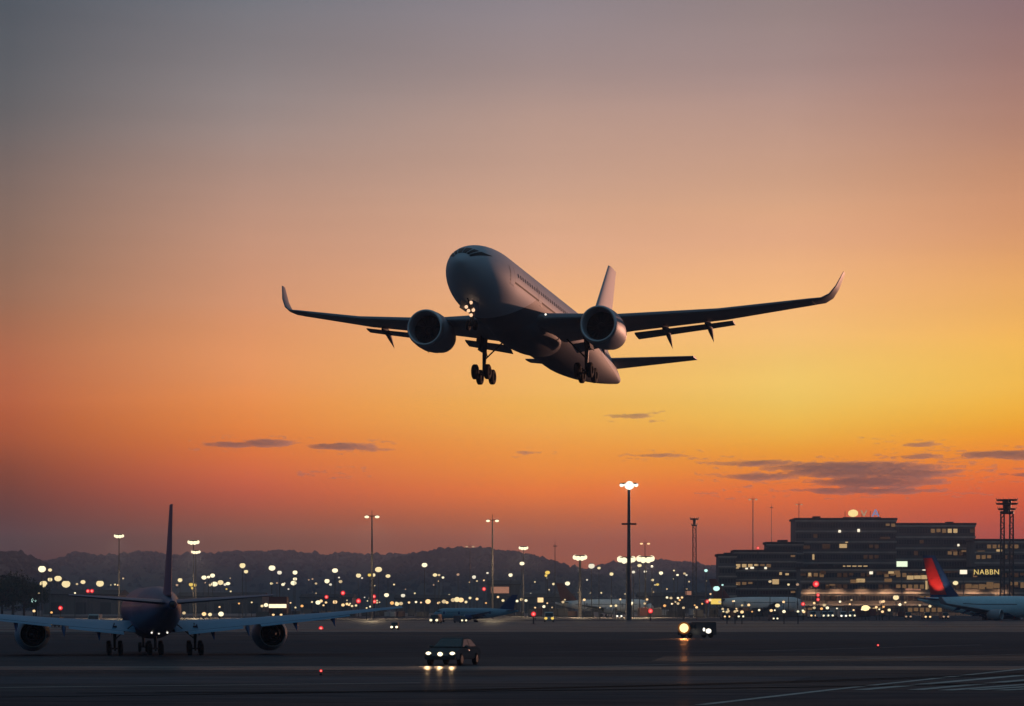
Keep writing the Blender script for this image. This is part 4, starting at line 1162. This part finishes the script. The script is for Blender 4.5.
def van(label, px, Y, rz, k, m, front='head', group='service vehicles on the far apron', lights=True, name='service_van', lr=.28):
    t = thing(name, label, 'van', (X_(px, Y), Y, 0), math.radians(rz), group); t.scale = (k, k, k)
    bm = NB(); prism(bm, [(2.45, .35), (2.5, .85), (2.2, 1.05), (1.6, 1.95), (1.3, 2.1), (-2.4, 2.1), (-2.5, 1.9), (-2.5, .35)], .95, .85)
    bmesh.ops.bevel(bm, geom=bm.edges[:], offset=.06, segments=2, affect='EDGES'); obj('body', bm, m, t, True, 40)
    bm = NB(); bm.faces.new([bm.verts.new(p) for p in ((2.2, -.82, 1.12), (2.2, .82, 1.12), (1.7, .78, 1.9), (1.7, -.78, 1.9))]); obj('windshield', bm, M['glass'], t)
    for s in (-1, 1):
        bm = NB(); bm.faces.new([bm.verts.new((x, s * (.965 - .1 * (z - .35) / 1.75), z)) for x, z in ((1.9, 1.15), (1.45, 1.85), (.7, 1.85), (.7, 1.15))]); obj('side_window', bm, M['glass'], t)
        for x in (1.6, -1.6): obj('wheel', wheel_bm((x, s * .85, .36), .36, .24), M['rubber'], t, True, 40)
        if lights: bm = NB(); ball(bm, (2.5, s * .68, .78), (.06, lr, lr * .8)); obj('headlight', bm, E_[front], t, True)
    return t


# the work truck with the glaring orange lamp
wt = van('dark work truck with a glaring orange lamp and a white side lamp', 697, 352, -90 - 62, .95, M['vandark'], lights=False, group='vehicles crossing the tarmac', name='work_truck')
Rw = Matrix.Rotation(math.radians(-152), 3, 'Z')
def wl(px, row, dy): return Rw.inverted() @ ((P(px, row, 352 + dy) - Vector((X_(697, 352), 352, 0))) / .95)
bm = NB(); ball(bm, wl(684, 628, -2.4), (.6, .6, .6), 3); obj('work_lamp', bm, E_['orange'], wt, True)
bm = NB(); ball(bm, wl(684, 628, -2.0), (.8, .8, .8), 3); obj('amber_halo', bm, E_['amberhalo'], wt, True)  # dim amber shell added as the glow around the work lamp
pl = bpy.data.lights.new('work_lamp_beam', 'SPOT'); pl.energy = 9000; pl.color = (1, .34, .09); pl.shadow_soft_size = .45; pl.spot_size = math.radians(40); pl.spot_blend = .25
po = bpy.data.objects.new('work_lamp_beam', pl); COL.objects.link(po); po.parent = wt; po.location = wl(684, 628, -3.4)
po.rotation_euler = (Rw.inverted() @ Vector((-.066, -1, -.08))).to_track_quat('-Z', 'Y').to_euler()
bm = NB(); tube(bm, wl(684, 628, -2.4), (2.3, .2, 1.0), .1); obj('lamp_bracket', bm, M['dark'], wt)
bm = NB(); ball(bm, wl(708.5, 631, -2.0), (.4, .3, .33)); ball(bm, wl(704, 629.5, -2.0), (.16, .16, .25)); obj('side_lamp', bm, E_['white'], wt, True)

van('small far car with two headlights alone on the tarmac', 395, 470, -93, .62, M['vandark'], group='vehicles crossing the tarmac', lr=.36)
VANS = [(30, 520, -80, 'van with orange lights left of the inner engine of the blue airliner', 'warm', 1), (57, 530, -95, 'van with orange lights right of the nearer engine of the blue airliner', 'warm', .9), (95, 540, -90, 'van with wide white headlights between engine and wheels of the blue airliner', 'white', 1.15), (223, 500, -60, 'van with one white light under the right wing of the blue airliner', 'white', .8),
        (436, 640, -100, 'van with yellowish lights left of the small dark blue jet', 'cream', 1.0), (460, 660, -60, 'van with a pale light touching the small dark blue jet', 'cream', .8),
        (812, 930, -85, 'leftmost lit van of the row before the concourse', 'warm', 1.1), (822, 920, -70, 'second lit van of the row before the concourse', 'cream', 1.1), (831, 935, -100, 'third lit van of the row before the concourse', 'cream', 1.1), (842, 900, -85, 'fourth lit van of the row before the concourse', 'white', 1.1), (852, 930, -95, 'fifth lit van of the row, next to the orange lamp', 'cream', 1.1),
        (725, 860, -80, 'lit van right of the orange work truck lamp', 'warm', 1.0), (741, 870, -95, 'lit van below the yellow lit sign, nearer the terminal', 'cream', 1.0), (773, 760, -75, 'small van with one white light before the long pale jet', 'cream', .8), (926, 840, -85, 'van hidden low behind the red tailed airliner', 'warm', 1.0), (908, 860, -95, 'van left of the red tailed airliner', 'dim', 1.0), (944, 850, -85, 'van beneath the red tailed airliner tail', 'dim', 1.0),
        (549, 700, -90, 'yellow lit vehicle beside the red beacon', 'yellow', 1.2), (619, 900, -90, 'van with two white lights under the white parked jet', 'white', 1.0)]
for px, Y, rz, lab, key, k in VANS:
    van(lab, px, Y, rz, k, M['vandark'] if k < 1.05 else M['vanwhite'], key, lr=.34)

# lit box truck on the far apron
Yb = 900
bt = thing('box_truck', 'maroon box truck with a bright white band along its front', 'truck', (X_(278, Yb), Yb, 0), math.radians(-90))
bm = NB(); b2(bm, -6, 1.2, -2.9, 2.9, 1.6, 7.0); bmesh.ops.bevel(bm, geom=bm.edges[:], offset=.12, segments=2, affect='EDGES'); obj('cargo_box', bm, M['maroon'], bt)
bm = NB(); prism(bm, [(3.0, .6), (3.1, 1.6), (2.8, 3.2), (1.25, 3.2), (1.25, .6)], 1.6, 1.5); obj('cab', bm, M['vandark'], bt)
bm = NB(); b2(bm, 1.22, 1.4, -2.8, 2.8, 3.4, 4.6); obj('light_band', bm, E_['cream'], bt)
bm = NB(); bm.faces.new([bm.verts.new(p) for p in ((3.08, -1.4, 1.75), (3.08, 1.4, 1.75), (2.84, 1.35, 3.0), (2.84, -1.35, 3.0))]); obj('windshield', bm, M['glass'], bt)
for s in (-1, 1):
    bm = NB(); ball(bm, (3.08, s * 1.25, 1.2), (.1, .45, .32)); obj('headlight', bm, E_['warm'], bt, True)
    for x in (2.2, -2.2, -4.2): obj('wheel', wheel_bm((x, s * 1.7, .7), .7, .5), M['rubber'], bt, True, 40)
bm = NB(); b2(bm, -6, 3, -1.3, 1.3, .6, 1.1); obj('chassis', bm, M['dark'], bt)


# freight containers, dollies and steps standing along the far apron
def container(label, px, Y, rz, sx, h, m, first=[None]):
    if first[0] is None:
        t = thing('freight_container', label, 'container'); first[0] = t
        bm = NB(); b2(bm, -1, 1, -1, 1, .16, 1); bmesh.ops.bevel(bm, geom=bm.edges[:], offset=.04, segments=1, affect='EDGES'); obj('body', bm, M['hang'], t)
        bm = NB(); b2(bm, -1.04, 1.04, -1.04, 1.04, .03, .155); obj('base', bm, M['dark'], t)
        bm = NB(); b2(bm, -.03, .03, -1.05, -1.003, .2, .95); obj('door_bar', bm, M['steel'], t)
    else: t = copy_tree(first[0])
    t.location = (X_(px, Y), Y, 0); t.rotation_euler = (0, 0, math.radians(rz)); t.scale = (sx, sx * .7, h)
    t['label'] = label; t['group'] = 'freight containers along the far apron'; t['category'] = 'container'
    b = [c for c in t.children if c.name.startswith('body')][0]
    b.material_slots[0].link = 'OBJECT'; b.material_slots[0].material = m


rc = random.Random(31)
for lo, hi, n, where in ((262, 430, 16, 'below the strip of apron lights'), (505, 590, 8, 'between the dark and white jets'), (640, 715, 8, 'around the lattice tower foot'), (718, 905, 20, 'in front of the concourse')):
    for i in range(n):
        container('one of the dark containers ' + where, lo + (hi - lo) * (i + rc.uniform(.1, .9)) / n, rc.uniform(960, 1110), rc.uniform(-15, 15), rc.uniform(1.2, 2.8), rc.uniform(1.8, 3.6), M[rc.choice(['hang', 'dark', 'maroon', 'vandark', 'wall', 'grey'])])

# ================================================================== clouds beyond the field
cm = bpy.data.materials.new('cloud_vapour'); cm.use_nodes = True
t_ = cm.node_tree; t_.nodes.clear()
pv = t_.nodes.new('ShaderNodeVolumePrincipled'); pv.inputs['Color'].default_value = (.62, .52, .55, 1); pv.inputs['Density'].default_value = .009; pv.inputs['Anisotropy'].default_value = .2
om = t_.nodes.new('ShaderNodeOutputMaterial'); t_.links.new(pv.outputs[0], om.inputs['Volume'])


def cloud(label, streaks, seed, Y=9000, depth=130):
    """streaks: (px0, px1, row, thickness px, weight)"""
    u0 = min(s[0] for s in streaks) - 12; u1 = max(s[1] for s in streaks) + 12
    v0 = min(s[2] - s[3] for s in streaks) - 4; v1 = max(s[2] + s[3] for s in streaks) + 4
    nu, nv = int((u1 - u0) / 1.4), int((v1 - v0) / .55)
    T = np.zeros((nu + 1, nv + 1))
    for i in range(nu + 1):
        u = u0 + (u1 - u0) * i / nu
        for j in range(nv + 1):
            v = v0 + (v1 - v0) * j / nv
            m = 0
            for a, b, row, th, wt in streaks:
                s = (u - (a + b) / 2) / ((b - a) / 2); q = (v - row) / th
                if abs(s) < 1.15: m = max(m, wt * (1 - abs(s) ** 2.4 * .95 - q * q * (1 + 1.2 * s * s)))
            n = .6 * noise.noise(Vector((u / 24, v / 4, seed))) + .5 * noise.noise(Vector((u / 8, v / 1.9, seed + 9))) + .3 * noise.noise(Vector((u / 3.4, v / 1.1, seed + 4)))
            T[i, j] = max(0, min(1, m + n * .85 - .14)) if m > -.6 else 0
    T[0, :] = T[-1, :] = 0; T[:, 0] = T[:, -1] = 0
    bm = NB(); fr = {}; bk = {}
    def vert(i, j, side):
        d = fr if side < 0 else bk
        if T[i, j] <= 0: d = fr
        if (i, j) not in d:
            p = P(u0 + (u1 - u0) * i / nu, v0 + (v1 - v0) * j / nv, Y)
            d[(i, j)] = bm.verts.new((p.x, p.y + side * T[i, j] * depth, p.z))
        return d[(i, j)]
    for i in range(nu):
        for j in range(nv):
            if T[i:i + 2, j:j + 2].max() <= 0: continue
            for s in (-1, 1):
                q = [vert(*ij, s) for ij in ((i, j), (i + 1, j), (i + 1, j + 1), (i, j + 1))]
                try: bm.faces.new(q if s < 0 else q[::-1])
                except ValueError: pass
    o = obj('cloud', bm, cm); tag(o, label, 'cloud', 'streaks of cloud near the horizon')


cloud('long dark cloud streak over the middle hills, lens shaped with a hump', [(200, 262, 444.5, 3.2, .75), (236, 302, 443.2, 4.6, 1.0)], 11)
cloud('thin tapering cloud streak just right of the humped one', [(302, 388, 446.5, 4.2, .9)], 12)
cloud('faint thin streak of cloud below the tapering streak', [(306, 322, 471.5, 1.4, .5), (330, 360, 473.5, 1.4, .5)], 13)
cloud('faint short streak between left clouds and the airliner wheels', [(514, 546, 452.5, 1.7, .55)], 14)
cloud('small dark streak right under the climbing airliner tail', [(610, 658, 416, 2.3, .75)], 15)
cloud('thin faint streak above the tallest mast', [(628, 700, 455.5, 2.2, .55)], 16)
cloud('largest broad grey cloud bank over the terminal', [(706, 800, 463.5, 4, .75), (708, 812, 477, 4.5, .85), (740, 968, 467, 7, 1.0), (760, 985, 473, 9, 1.0), (800, 960, 482, 9, 1.05), (780, 955, 491, 4.5, .8)], 17)
cloud('dark cloud streak cut by the frame, above the terminal wing', [(952, 1100, 454.5, 5.5, 1.0)], 18)
cloud('short cloud streak at the frame edge, lower than its neighbour', [(1006, 1080, 475, 3.5, .9)], 19)
cloud('thin streak of cloud just above the broad grey bank', [(884, 955, 456.5, 2.8, .7)], 20)
cloud('small thin streak high above the broad grey bank', [(896, 946, 444.5, 1.9, .65)], 21)
cloud('tiny faint streak left of the small thin one', [(868, 890, 438.5, 1.7, .5)], 22)

# ================================================================== haze
bm = NB(); b2(bm, -3600, 3600, -300, 4800, -1, 130)
hz = obj('haze', bm, None); tag(hz, kind='stuff')
hm = bpy.data.materials.new('haze'); hm.use_nodes = True
t_ = hm.node_tree; t_.nodes.clear()
pv = t_.nodes.new('ShaderNodeVolumePrincipled'); pv.inputs['Color'].default_value = (.6, .68, .9, 1); pv.inputs['Density'].default_value = .00013; pv.inputs['Anisotropy'].default_value = .1
om = t_.nodes.new('ShaderNodeOutputMaterial'); t_.links.new(pv.outputs[0], om.inputs['Volume'])
hz.data.materials.append(hm)
